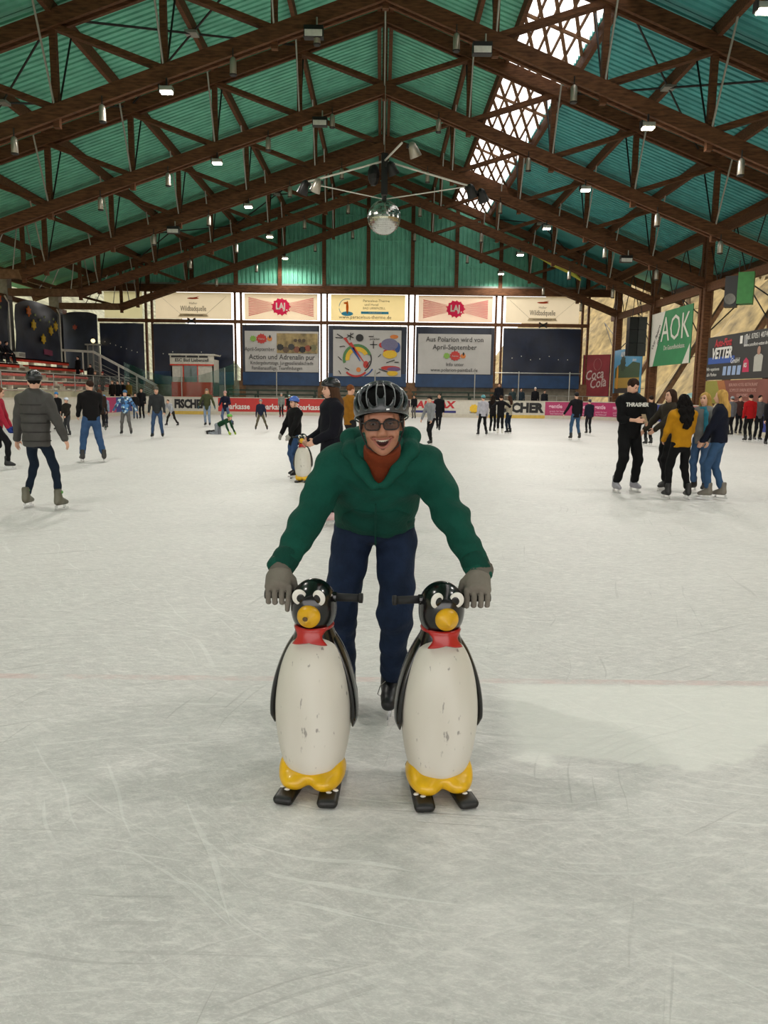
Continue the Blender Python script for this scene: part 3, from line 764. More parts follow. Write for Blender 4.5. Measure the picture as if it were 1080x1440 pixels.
text(o, 'AOK', .78, 1.98, 2.0, Wp, y=-.04, sx=1.0, bold=-.004); text(o, 'Die Gesundheitskasse.', .8, .98, .38, Wp, y=-.04, sx=.92)
text(o, 'Wir feiern', -2.15, 1.7, .42, INK, y=-.04, rot=-.9); text(o, 'mit!', -1.7, 1.55, .42, INK, y=-.04, rot=-.9)
o = side_panel(33.1, 39.6, 2.4, 4.5, '#2c2c2b', 'black car body shop poster with red and white lettering', x=16.5)
RD = plain('#b5323a'); WH = plain('#d6d4ce'); BL = plain('#31529a')
text(o, 'Auto-Flott', -1.5, 1.75, .5, RD, y=-.04, shear=.2, bold=.012, sx=.85); shape(o, 'blue_bar', [(-3.1, .78), (-.2, .78), (-.2, 1.1), (-3.1, 1.1)], BL, y=-.026)
text(o, 'VETTER', -1.6, 1.25, .72, WH, y=-.04, shear=.25, bold=.025, sx=.9); text(o, 'GmbH', -.1, .85, .34, WH, y=-.04, shear=.2)
text(o, 'Wir reparieren', -2.45, .52, .24, WH, y=-.04); text(o, 'alle Marken', -2.55, .25, .24, WH, y=-.04)
text(o, 'Tel. 07051 40740', 1.9, 1.85, .34, WH, y=-.04, sx=.9); text(o, 'www.autoflott-vetter.de', 1.8, 1.5, .22, WH, y=-.04)
for kx in range(4): shape(o, 'blue_label', [(-1.35+kx*.5, .2), (-1.0+kx*.5, .2), (-.95+kx*.5, .62), (-1.3+kx*.5, .62)], plain('#8fa3c4'), y=-.03)
shape(o, 'white_mark', [(.25, 1.6), (.5, 1.6), (.5, 1.95), (.25, 1.95)], WH, y=-.03); shape(o, 'grey_mark', [(.65, 1.45), (1.0, 1.45), (1.0, 1.95), (.65, 1.95)], plain('#8a8a8a'), y=-.03)
shape(o, 'pink_bag', [(.7, .3), (1.35, .3), (1.25, .8), (1.0, .95), (.75, .8)], plain('#b5284f'), y=-.03); text(o, 'KS', .98, .6, .26, WH, y=-.045, bold=.008)
shape(o, 'figure', [(1.75, .3), (2.5, .3), (2.55, .95), (2.35, 1.05), (1.95, 1.05), (1.75, .95)], plain('#a9a79e'), y=-.03); shape(o, 'figure', ell_pts(2.15, 1.2, .15, .19), plain('#a27a68'), y=-.034)
o = side_panel(33.1, 39.6, 1.25, 2.36, '#7d4a40', 'small reddish brown poster below the black poster', x=16.5)
shape(o, 'yellow_field', [(-3.2, 0), (-1.2, 0), (-1.9, 1.1), (-3.2, 1.1)], plain('#8f8a3c'), y=-.026); shape(o, 'orange_field', [(-1.2, 0), (-.4, 0), (-1.1, 1.1), (-1.9, 1.1)], plain('#a5683a'), y=-.026)
for kz, tx in ((.88, 'BERLINER HOTEL RESTAURANT'), (.63, 'SCHMUCK UHREN BESTECKE'), (.4, 'GESCHENKE')): text(o, tx, .9, kz, .2, plain('#c79a8e'), y=-.04)
text(o, 'www.schmuck-bad-liebenzell.com', .8, .12, .2, plain('#c79a8e'), y=-.04)
o = side_panel(49.4, 55.2, 1.75, 4.7, '#4d8fb4', 'blue sky landscape poster with tree and field, behind the loudspeaker')
Gd = plain('#3e5236'); Gy = plain('#a8873a')
shape(o, 'hill_print', [(-2.6, .9), (2.6, .9), (2.6, 1.9), (1.2, 2.05), (0, 1.75), (-1.4, 2.0), (-2.6, 1.7)], Gd, y=-.026); shape(o, 'field_print', [(-2.6, .35), (2.6, .35), (2.6, 1.0), (-2.6, 1.05)], Gy, y=-.03); shape(o, 'tree_print', splat_pts(-.9, 2.0, .5, 9, 8), plain('#2b3a26'), y=-.03)
shape(o, 'dark_strip', [(-2.6, 0), (2.6, 0), (2.6, .35), (-2.6, .35)], plain('#3a3430'), y=-.03); shape(o, 'bottle_print', [(-2.2, .3), (-1.8, .3), (-1.8, 1.5), (-1.93, 1.9), (-2.07, 1.9), (-2.2, 1.5)], plain('#c98a2c'), y=-.034)
text(o, 'ALPIRSBACHER', 0, 2.6, .42, WH, y=-.04, bold=.01, shear=.1); text(o, 'lebens', 1.5, 2.15, .3, WH, y=-.04, shear=.2)
o = empty('banner', (15.62, 56.8, 1.5)); o.rotation_euler = (0, 0, -math.radians(42)); tag(o, 'dark red soft drink banner with white script at the right back corner', 'banner')
MB().box(-1.05, 1.05, -.02, .02, 0, 3.0).obj('sheet', mat('sheet_red', '#7c2028', .5, var=.25, scale=1.0), o)
text(o, 'Coca', -.15, 1.55, .95, plain('#b9a49e'), y=-.04, shear=.35, bold=.012, sx=.72, rot=-.15); text(o, 'Cola', .15, .95, .95, plain('#b9a49e'), y=-.04, shear=.35, bold=.012, sx=.72, rot=-.15)
text(o, '-', .62, 1.3, .7, plain('#b9a49e'), y=-.04); ring_ = MB().tube([(.1+.3*math.cos(a), -.03, 2.3+.42*math.sin(a)) for a in [2*PI*k/16 for k in range(17)]], .025, 6).obj('disc_print', plain('#a0605e'), o)
for sx in (-1, 1): MB().tube([(sx*1.05, 0, 0), (sx*1.05, 0, 3.0)], .03, 6).obj('frame_tube', DSTEEL, o)

# ---- rink boards
WB = mat('board_white', '#c3beb1', .45, var=.06); KICK = mat('board_kick', '#c9a94a', .5, var=.1); KICKP = mat('board_kick_pale', '#b9b2a2', .5, var=.08)
PINKB = mat('board_pink', '#a52e5e', .5, var=.06); REDB = mat('board_red', '#b42a26', .5, var=.06); BLUEB = mat('board_blue', '#27357e', .5, var=.08)
boards = empty('rink_boards', (0, 52, 0)); tag(boards, 'low advertising boards running around the ice', 'boards')
def board(xa, ya, xb, yb_, m_, kick=KICKP):
    """panel from a to b, ice side facing the rink centre"""
    L = math.hypot(xb-xa, yb_-ya); ang = math.atan2(yb_-ya, xb-xa)
    o = empty('board_panel', ((xa+xb)/2, (ya+yb_)/2-52, 0), ang, boards)
    MB().box(-L/2, L/2, 0, .08, .22, 1.12).obj('face', m_, o); MB().box(-L/2, L/2, -.015, .09, .0, .22).obj('kick_plate', kick, o); MB().box(-L/2, L/2, -.02, .1, 1.12, 1.17).obj('cap_rail', KICKP, o)
    return o
def arc_pts(cx, cy, r, a0, a1, n): return [(cx+r*math.cos(a0+(a1-a0)*k/n), cy+r*math.sin(a0+(a1-a0)*k/n)) for k in range(n+1)]
lf = [(-16, y) for y in (26, 30, 34, 38, 42, 44.5, 47, 50)]
for k, (a, b_) in enumerate(zip(lf[:-1], lf[1:])):
    o = board(*a, *b_, [PINKB, WB, REDB, WB, PINKB, PINKB, BLUEB][k])
    if k == 6:
        text(o, 'HOTEL', 0, .85, .34, plain('#8ea0c8'), bold=.01); text(o, 'KRONE', 0, .5, .34, plain('#8ea0c8'), bold=.01)
ap = arc_pts(-14, 50, 2, PI, PI/2, 3)
for a, b_ in zip(ap[:-1], ap[1:]): board(*a, *b_, WB)
def far_board(xa, xb, m_, kick=KICKP): return board(xa, 52, xb, 52, m_, kick)
o = far_board(-14, -11.5, WB, KICK); text(o, 'FISCHER', -.02, .67, .76, BLACK, bold=.045, sx=.74, name='lettering')
far_board(-11.5, -10.9, WB)
for k in range(3):
    o = far_board(-10.9+k*2.45, -10.9+(k+1)*2.45, REDB); text(o, 'Sparkasse', 0, .55, .52, WH, bold=.012, sx=.88)
AUD = plain('#b5242c'); NAV = plain('#2b2d6e')
for xa in (-3.55, 1.75):
    o = far_board(xa, xa+3.55, WB); text(o, 'AUDAX', .1, .82, .62, AUD, bold=.03, shear=.15, sx=1.15)
    MB().box(-1.5, 1.5, -.012, 0, .3, .45).obj('stripe', NAV, o)
far_board(0, 1.75, WB); text(boards.children[-1], 'www.audax.de', 0, .45, .22, INK)
o = far_board(5.3, 7.2, WB); shape(o, 'print', splat_pts(0, .6, .28, 9, 3), Y_, y=-.012); text(o, 'bäckerei', 0, .35, .18, INK, y=-.02)
o = far_board(7.2, 11, WB, KICK); text(o, 'FISCHER', .2, .67, .84, BLACK, bold=.05, sx=.98)
ap = arc_pts(11, 48, 4, PI/2, 0, 4)
for k, (a, b_) in enumerate(zip(ap[:-1], ap[1:])):
    o = board(*a, *b_, PINKB); text(o, 'gentle', -.1, .82, .36, plain('#d9a9bb'), bold=.012); text(o, 'praxis für haut', 0, .5, .16, plain('#d9a9bb')); text(o, 'bad liebenzell', 0, .34, .16, plain('#d9a9bb'))
rt = [(15, y) for y in (48, 45.5, 43, 40.5, 38, 35.5, 33, 30.5, 28, 24, 20)]
for k, (a, b_) in enumerate(zip(rt[:-1], rt[1:])): board(*a, *b_, [PINKB, WB, BLUEB, WB, REDB, WB, WB, BLUEB, WB, WB][k])
# plain near boards, behind and beside the photographer
for y in range(-10, 26, 4):
    board(-16, y, -16, y+4, WB)
# net poles and net behind the far boards
pt = ['beside the red and white booth', 'right of the booth', 'below the action banner', 'below the painting', 'below the paintball banner', 'left of the plain tarpaulin', 'at the right end of the far boards']
for k, px_ in enumerate((250, 312, 386, 527, 670, 733, 806)):
    x = (px_-536)/1082*50.6
    r = MB().tube([(0, 0, 0), (0, 0, 3.1)], .035, 8).obj('net_pole', STEEL, loc=(x, 52.3, 0)); tag(r, 'thin steel net pole '+pt[k], 'pole', 'net poles behind the far boards')
r = MB().tube([(7.6, 52.3, 3.0), (13.4, 52.3, 3.0)], .03, 6).obj('net_rail', STEEL); tag(r, 'thin horizontal rail before the plain right tarpaulin', 'rail')
def net_material():
    mt = glassy('green_net', '#1f5b45', .22); return mt
mb = MB()
for k in range(24):
    def P(i, t):
        x = -17.2+i*.32; s = 3.4-1.7*math.sin(min(1, i/23)*PI)*.55
        return (x, .08*math.sin(i*1.3), 1.2+(s-1.2)*t)
    mb.quad(P(k, 0), P(k+1, 0), P(k+1, 1), P(k, 1))
r = mb.obj('safety_net', net_material(), loc=(0, 52.33, 0)); sd_ = r.modifiers.new('thickness', 'SOLIDIFY'); sd_.thickness = .01
tag(r, 'sagging green safety net before the booth', 'net')

# ---- end terrace with green benches behind the far boards
ter = empty('end_terrace', (0, 55, 0)); tag(ter, 'low concrete terrace behind the far boards', 'terrace')
for k in range(3):
    MB().box(-11.5, 15, -1.6+k*1.1, 2.2, .0 if k == 0 else .3*k, .3+.3*k).obj('step', CONC, ter)
BG = mat('dark_green_bench', '#2c3b30', .7, var=.2)
bt = ['front', 'middle', 'rear']
for k in range(3):
    for j, (xa, xb) in enumerate(((-11.2, -4.6), (-4.3, 1.9), (2.2, 8.3))):
        r = empty('bench', ((xa+xb)/2, 53.9+k*1.1, .3+.3*k)); tag(r, '%s row dark green bench below %s' % (bt[k], ('the action banner', 'the painting', 'the paintball banner')[j]), 'bench', 'dark green benches behind the far boards')
        hw = (xb-xa)/2
        MB().box(-hw, hw, -.18, .18, .42, .48).obj('seat', BG, r); MB().box(-hw, hw, .2, .26, .7, .82).obj('backrest', BG, r)
        for q in (-.95, -.3, .35, .95): MB().box(hw*q-.04, hw*q+.04, -.15, .25, 0, .75).obj('leg', BG, r)
r = empty('handrail', (10.5, 53.6, 0)); tag(r, 'thin steel handrail at the right end of the far terrace', 'railing')
MB().tube([(-2, 0, 1.5), (5.4, 0, 1.5)], .03, 6).obj('rail', STEEL, r)
for q in range(5): MB().tube([(-2+q*1.8, 0, .3), (-2+q*1.8, 0, 1.5)], .03, 6).obj('post', STEEL, r)

# ---- time keeper's booth
r = empty('referee_booth', (-12.85, 53.6, 0)); tag(r, 'white booth with red base and sloping roof behind the far boards', 'booth')
MB().box(-1.55, 1.35, 0, 1.8, 0, 1.95).obj('red_base', RED, r); BW = mat('booth_white', '#c4bfb2', .6)
MB().box(-1.55, 1.35, 0, 1.8, 1.95, 2.15).obj('rail', RED, r)
for x0_, x1_ in ((-1.55, -.75), (.3, 1.35)): MB().box(x0_, x1_, 0, .08, 2.15, 3.3).obj('front_panel', BW, r)
MB().box(1.27, 1.35, 0, 1.8, 1.2, 3.7).obj('side_wall', BW, r); MB().box(-1.55, -1.47, 0, 1.8, 2.15, 3.7).obj('side_wall', BW, r); MB().box(-1.5, 1.3, 1.7, 1.8, 1.9, 3.7).obj('rear_wall', mat('booth_dark', '#31463c', .7), r)
MB().box(-.75, -.68, -.02, .1, 2.15, 3.3).obj('window_post', RED, r); MB().box(.23, .3, -.02, .1, 2.15, 3.3).obj('window_post', RED, r)
MB().box(-.68, .23, .03, .06, 2.15, 3.3).obj('pane', mat('booth_glass', '#2a4438', .15, var=.2), r)
MB().box(-1.6, 1.4, -.06, .06, 3.3, 3.95).obj('fascia', BW, r); text(r, 'ESC Bad Liebenzell', -.1, 3.62, .3, INK, y=-.08, bold=.006); MB().box(-1.6, 1.4, -.09, -.05, 3.26, 3.36).obj('trim', RED, r)
MB().beam((-1.65, .9, 4.0), (1.45, .9, 4.0), 2.1, .1).obj('roof', BW, r); MB().box(-1.5, 1.0, -.1, -.05, 3.8, 3.92).obj('roof_slot', BLACK, r)
for q in (-.5, .35): MB().box(q, q+.05, -.12, -.04, 3.8, 3.92).obj('slot_bar', BW, r)

# ---- left grandstand
gs = empty('grandstand', (-20, 38, 0)); tag(gs, 'stepped concrete grandstand along the left side of the rink', 'grandstand')
STW = mat('stand_concrete', '#d6cdb9', .85, var=.15, scale=1.5)
tiers = [(-18.2, 1.15), (-19.2, 1.65), (-20.2, 2.15), (-21.2, 2.65), (-22.2, 3.1)]
for x, z in tiers: MB().box(-23.0+20, x+20+.5, -14, 17.6, z-.55, z-.1).obj('step', STW, gs)
MB().box(-18.0+20, -17.7+20, -14, 17.6, 0, 1.45).obj('front_wall', mat('stand_wall', '#b3ad92', .85, var=.25, scale=1), gs)
MB().box(-17.6+20, -16.25+20, 4, 15.5, 0, .45).obj('walkway', STW, gs)
tn = ['lowest', 'second', 'third', 'fourth', 'top']
segs = [(24.5, 36.5, 'nearest the camera'), (37.6, 45.5, 'before the starred tarp'), (46.8, 55.2, 'far end')]
for k, (x, z) in enumerate(tiers):
    for j, (ya, yb_, tx) in enumerate(segs):
        r = empty('bench', (x, (ya+yb_)/2, z-.1)); tag(r, 'long red bench on the %s tier of the left stand, %s' % (tn[k], tx), 'bench', 'red grandstand benches')
        hl = (yb_-ya)/2
        MB().box(-.2, .2, -hl, hl, .34, .42).obj('seat', RED, r); MB().box(.14, .2, -hl, hl, .2, .42).obj('front_edge', RED, r)
        for q in (-.95, -.3, .3, .95): MB().box(-.15, .15, q*hl-.06, q*hl+.06, 0, .35).obj('leg', STW, r)
r = empty('glass_balustrade', (-17.6, 42, 1.4)); tag(r, 'glass balustrade with steel posts before the left stand', 'railing')
for q in range(11): MB().box(-.02, .02, -14.5+q*2.9-.025, -14.5+q*2.9+.025, 0, 1.0).obj('post', STEEL, r)
for q in range(10): MB().box(-.006, .006, -14.4+q*2.9, -11.75+q*2.9, .05, .92).obj('pane', glassy('balustrade_glass', '#cfd6cf', .06), r)
MB().box(-.03, .03, -14.5, 14.5, .98, 1.03).obj('rail', STEEL, r)
r = empty('stair_railing', (-18.6, 55.6, 0)); tag(r, 'white sloping stair railing at the far end of the left stand', 'railing')
WR = mat('white_rail', '#d9d6cc', .5)
MB().beam((-4.2, 0, 4.3), (-1.8, 0, 4.2), .12, .16).obj('rail', WR, r); MB().beam((-1.8, 0, 4.2), (2.6, 0, 1.9), .12, .16).obj('rail', WR, r)
for q in range(6): MB().box(-3.8+q*1.25-.04, -3.8+q*1.25+.04, -.04, .04, .4, 4.2 if q < 2 else 4.2-(q*1.25-2.0)*.52).obj('post', WR, r)
for q in range(5): MB().beam((-1.8, 0, 3.9-.32*q-.3), (2.6, 0, 1.6-.1*q-.2), .04, .04).obj('bar', STEEL, r)
r = empty('floodlight', (-21.9, 47.3, 3.42)); tag(r, 'small white floodlight box lying on the top red bench', 'lamp'); MB().box(-.25, .25, -.45, .45, 0, .3).obj('housing', WR, r); MB().box(.25, .27, -.4, .4, .04, .26).obj('lens', STEEL, r)

# ---- loudspeakers on the right
r = empty('line_array_speaker', (15.58, 48.15, 4.0)); tag(r, 'tall black loudspeaker column hanging before the landscape poster', 'loudspeaker')
for q in range(3):
    for dx in (-.28, .27): MB().box(dx-.25, dx+.25, -.3, .3, q*.78, q*.78+.76).obj('cabinet', BLACK if dx < 0 else mat('speaker_grille', '#2e3130', .7), r)
for dx in (-.3, .3): MB().tube([(dx, 0, 2.3), (dx*.5, .2, 3.75)], .02, 6).obj('chain', DSTEEL, r)
r = empty('speaker_box', (15.65, 34.9, 5.5), -.5); r.scale = (.85, .85, .9); tag(r, 'black loudspeaker with bright green side, hanging at upper right', 'loudspeaker')
MB().box(-.6, 0, -.4, .4, 0, 1.45).obj('cabinet', BLACK, r); MB().box(0, .75, -.42, .42, .12, 1.6).obj('green_side', mat('green_cover', '#3a7d3f', .6), r)
MB().lathe([(0, .28), (.06, .26), (.02, .1)], 20).obj('woofer', mat('woofer_cone', '#6a6862', .6), r, loc=(-.3, -.41, .35), rot=(PI/2, 0, 0)); MB().tube([(0, 0, 1.5), (0, 0, 2.2)], .03, 6).obj('bracket', DSTEEL, r)

# ---- roof lamps
GLOW = emit('lamp_glow', '#fff3d8', 30.0)
def flood(x, y, pw=1.0):
    r = empty('roof_lamp', (x, y-.25, zb(x)-.62))
    MB().box(-.2, .2, -.12, .12, 0, .14).obj('housing', STEEL, r); MB().box(-.17, .17, -.13, .1, -.05, 0).obj('lens', GLOW, r); MB().beam((0, 0, .1), (0, .05, .55), .05, .05).obj('bracket', DSTEEL, r); MB().box(-.24, -.2, -.1, .1, -.03, .2).obj('side_plate', DSTEEL, r)
    ld = bpy.data.lights.new('lamp_light', 'SPOT'); ld.energy = LAMP_W*pw; ld.spot_size = math.radians(168); ld.spot_blend = .35; ld.shadow_soft_size = .25; ld.color = (1, .945, .87)
    lo = bpy.data.objects.new('lamp_light', ld); COL.objects.link(lo); lo.parent = r; lo.location = (0, 0, -.1)
    return r
tord = ['first', 'second', 'third', 'fourth', 'fifth', 'sixth']
for k, y in enumerate(TR):
    for x, sd in ((-6.8, 'left'), (8.3, 'right')):
        if k == 5 and x < 0: continue
        r = flood(x, y, .35 if k == 0 else 1.0); tag(r, 'lit roof lamp on the %s slope, %s in line from the back wall' % (sd, tord[k]), 'lamp', 'lit roof lamps')
for x in (-6.8, 8.3):
    for y in (11, 3.5):
        r = flood(x, y, .72); tag(r, 'lit roof lamp above the frame, %s, %s' % ('left slope' if x < 0 else 'right slope', 'ahead of the photographer' if y > 5 else 'over the photographer'), 'lamp', 'roof lamps over the near ice')
r = flood(-6.8, 18.5, 1.0); tag(r, 'lit roof lamp above the frame, left slope, farthest of three', 'lamp', 'roof lamps over the near ice')
CANM = mat('can_metal', '#b3aca0', .35, metal=.7, var=.08)
def can_proto():
    r = empty('can_lamp')
    MB().lathe([(-.26, .10), (-.25, .105), (.14, .105), (.21, .085), (.25, .04)], 14).obj('can', CANM, r, smooth=True)
    MB().lathe([(-.29, .10), (-.25, .125)], 14).obj('lens_ring', DSTEEL, r); MB().tube([(0, 0, .2), (0, 0, .5)], .02, 6).obj('hook', DSTEEL, r)
    return r
cp = None
for k, y in enumerate(TR):
    for x, tx in ((-11.6, 'outer left'), (-8.8, 'middle left'), (-4.7, 'inner left'), (-2.1, 'left of the ridge'), (2.2, 'right of the ridge'), (5.9, 'inner right'), (11.3, 'middle right'), (14.0, 'outer right')):
        if k == 5 and x < 9: continue
        c = can_proto() if cp is None else copy_tree(cp)
        cp = cp or c
        c.location = (x, y-.33, zb(x)-.6); tag(c, 'unlit silver can lamp, %s, on truss %s' % (tx, ORD[k]), 'lamp', 'silver can lamps under the trusses')
def box_spot(x, y, tx):
    r = empty('box_floodlight', (x, y-.35, zb(x)-.66)); MB().box(-.3, .3, -.12, .15, 0, .34).obj('housing', BLACK, r); MB().box(-.27, .27, -.15, -.12, .02, .2).obj('lens', mat('white_lens', '#d6d6d0', .3), r); MB().tube([(.1, 0, .3), (.1, 0, .6)], .03, 6).obj('hook', STEEL, r)
    tag(r, tx, 'lamp', 'unlit black box floodlights')
box_spot(-2.2, 26, 'unlit black box floodlight with white lens, left of the ridge at the top'); box_spot(-2.6, 33.5, 'unlit black box floodlight on the truss above the mirror ball'); box_spot(3.0, 26, 'unlit dark box floodlight right of the ridge at the top'); box_spot(12.4, 41, 'unlit black box floodlight at the right above the green banner')
box_spot(-10.6, 41, 'unlit black box floodlight far out on the left slope')

# ---- mirror ball on its frame
mbx = at(540, 306, 30.0)
r = empty('mirror_ball', tuple(mbx)); tag(r, 'big silver mirror ball hanging from a wire under the ridge', 'mirror ball')
MIR = mat('mirror_facets', '#c9cbc6', .16, metal=1.0, var=.1, scale=8)
b_ = MB(); n_, m_ = 48, 26; R_b = .62
for k in range(m_):
    t0, t1 = PI*k/m_, PI*(k+1)/m_
    for j in range(n_):
        a0, a1 = 2*PI*j/n_, 2*PI*(j+.94)/n_
        b_.quad(*[(R_b*math.sin(t)*math.cos(a), R_b*math.sin(t)*math.sin(a), R_b*math.cos(t)) for t, a in ((t0, a0), (t0, a1), (t1-.01, a1), (t1-.01, a0))])
ob = b_.obj('mirror_tiles', MIR, r); ob['kind'] = 'stuff'
MB().ellipsoid((0, 0, 0), (R_b-.012,)*3, 32, 20).obj('ball_core', STEEL, r, smooth=True)
MB().tube([(0, 0, R_b-.02), (0, 0, R_b+.14)], .09, 12).obj('motor', DSTEEL, r); MB().tube([(0, 0, R_b+.1), (0, 0, 4.6)], .012, 6).obj('wire', STEEL, r)
hub = (mbx[0], 30.0, mbx[2]+2.0)
r = empty('lighting_rig', hub); tag(r, 'three armed white rod frame around the mirror ball wire', 'light frame')
ends = [(-2.85, -.6, -.95), (3.1, -.6, -1.0), (.55, -3.4, -.4)]
for e in ends: MB().tube([(0, 0, 0), e], .035, 8).obj('arm', WR, r)
MB().tube([ends[0], (0, 0, -1.35), ends[1]], .022, 6).obj('stay', WR, r)
MB().box(-.12, .12, -.12, .12, -1.2, .25).obj('hub', BLACK, r); MB().ellipsoid((-.4, 0, -.5), (.22, .22, .4), 12, 8).obj('cable_bundle', BLACK, r)
sp = [((-2.85, -.6, -.95), 'at the left arm end'), ((-2.4, -.52, -.86), 'on the left arm, inner one'), ((3.1, -.6, -1.0), 'at the right arm end'), ((3.5, -.6, -1.15), 'on the right arm, outer one'), ((.2, -.4, -.2), 'beside the hub'), ((.9, -2.6, -.2), 'on the front arm')]
for (dx, dy, dz), tx in sp:
    q = empty('spotlight', (hub[0]+dx, hub[1]+dy, hub[2]+dz)); blk = 'left arm, inner' not in tx and 'front' not in tx
    tag(q, ('black' if blk else 'silver')+' spotlight of the mirror ball frame, '+tx, 'spotlight', 'mirror ball spotlights')
    MB().lathe([(-.42, .2), (-.4, .21), (-.1, .15), (.0, .13), (.08, .05)], 14).obj('barrel', BLACK if blk else CANM, q, rot=(.3, .4*(1 if dx < 0 else -1), 0), smooth=True)
    MB().box(-.18, .18, -.02, .02, -.12, .0).obj('yoke', DSTEEL, q)
# ---- yellow inflatables hung at the right eaves
q = empty('yellow_pennant', (11.4, 50.5, 9.3)); tag(q, 'yellow green cloth slung under the right roof', 'cloth'); sh = MB().tube([(-1.6, 0, .9), (-.6, 0, .55), (.4, 0, .1), (1.2, 0, -.5)], [.05, .22, .2, .06], 8).obj('cloth', mat('yellow_cloth', '#a5a53a', .7), q); MB().tube([(-1.6, 0, .9), (-1.6, 0, 1.8)], .015, 6).obj('cord', RUB, q); MB().tube([(1.2, 0, -.5), (1.2, 0, 1.2)], .015, 6).obj('cord', RUB, q)

# ---- world outside: wooded hillside and meadow
def HZ(x0, x, y, u): return (68 if x0 > 0 else 52)*u**1.05+1.8*math.sin(.21*y+3*u)+1.2*math.sin(.5*x+.33*y)
def hill(x0, x1, sgn, name, label, base=0.0):
    mb = MB(); nx, ny = 24, 64
    for j in range(ny+1):
        for i in range(nx+1):
            u = i/nx; x = x0+(x1-x0)*u; y = -30+290*j/ny
            z = base+HZ(x0, x, y, u) if u > 0 else base-.1
            mb.v.append((x, y, z))
    for j in range(ny):
        for i in range(nx):
            a = j*(nx+1)+i; mb.f.append((a, a+1, a+nx+2, a+nx+1) if sgn > 0 else (a, a+nx+1, a+nx+2, a+1))
    o = mb.obj(name, mat(name+'_soil', '#7d6c45' if sgn > 0 else '#7d7d66', .95, var=.5, scale=.9), smooth=True)
    tag(o, label, kind='structure'); return o
gr = MB().quad((-60, -60, -.1), (60, -60, -.1), (60, 140, -.1), (-60, 140, -.1)).obj('ground', mat('meadow', '#7a7a4c', .95, var=.3, scale=.3)); tag(gr, 'dull green meadow outside the hall', kind='structure')
hill(25, 80, 1, 'hillside_right', 'sunlit tan wooded slope beyond the open right side'); hill(-36, -95, -1, 'hillside_left', 'pale green wooded slope beyond the left wall')
LEAFS = [mat('bare_twigs', '#7d6a4c', .9, var=.4, scale=2), mat('moss_foliage', '#6b7042', .9, var=.4, scale=2), mat('olive_foliage', '#55603c', .9, var=.4, scale=2)]
def tree_proto(kind, seed):
    rr = random.Random(seed); r = empty('tree')
    MB().tube([(0, 0, -1), (.1, 0, 3), (.05, .1, 6.5)], [.25, .2, .08], 7).obj('trunk', mat('bark', '#5c4c3a', .9), r)
    mb = MB()
    for k in range(420):
        a = rr.random()*2*PI; h = rr.random(); rad = (2.1*(1-h)**.6+.2)*(.45+.55*rr.random()); z = 2+6.5*h
        c = Vector((rad*math.cos(a), rad*math.sin(a), z)); d = Vector((rr.gauss(0, 1), rr.gauss(0, 1), rr.gauss(0, 1))).normalized(); e = d.orthogonal().normalized(); s = .22+.22*rr.random()
        mb.quad(c-d*s, c-e*s*.5, c+d*s, c+e*s*.5)
    o = mb.obj('crown', LEAFS[kind], r); o['kind'] = 'stuff'
    for q in range(5):
        a = q*1.3; MB().tube([(.05, .05, 3+q*.5), (1.2*math.cos(a), 1.2*math.sin(a), 4.2+q*.6)], [.07, .03], 5).obj('branch', mat('bark', '#5c4c3a', .9), r)
    return r
protos = [tree_proto(k, k) for k in range(3)]
used = [False]*3; rr = random.Random(3); ti = 0
for side in (1, -1):
    for k in range(14):
        kind = [0, 1, 0, 2][k % 4]; u = .05+.045*(k*5 % 14)*.9; y = 34+(k*6.1 if side > 0 else k*5.0)
        x = (25+55*u) if side > 0 else (-36-59*u); z = HZ(x*1.0, x, y, u)
        t = protos[kind] if not used[kind] else copy_tree(protos[kind]); used[kind] = True
        t.location = (x, y, z); t.rotation_euler = (0, 0, rr.random()*6); s = .7+.6*rr.random(); t.scale = (s, s, s)
        tag(t, ('bare brown', 'mossy', 'olive green')[kind]+' tree on the '+('right' if side > 0 else 'left')+' hillside outside', 'tree', ('bare brown', 'mossy', 'olive green')[kind]+' trees on the '+('right' if side > 0 else 'left')+' hillside')
q = empty('garden_parasol', (19.5, 47, 0)); tag(q, 'pale turquoise parasol outside behind the right boards', 'parasol'); MB().lathe([(1.5, 1.3), (1.75, .9), (2.0, .05)], 12).obj('canopy', mat('turquoise_cloth', '#9fc9c6', .7), q); MB().tube([(0, 0, 0), (0, 0, 1.9)], .04, 8).obj('pole', WR, q)
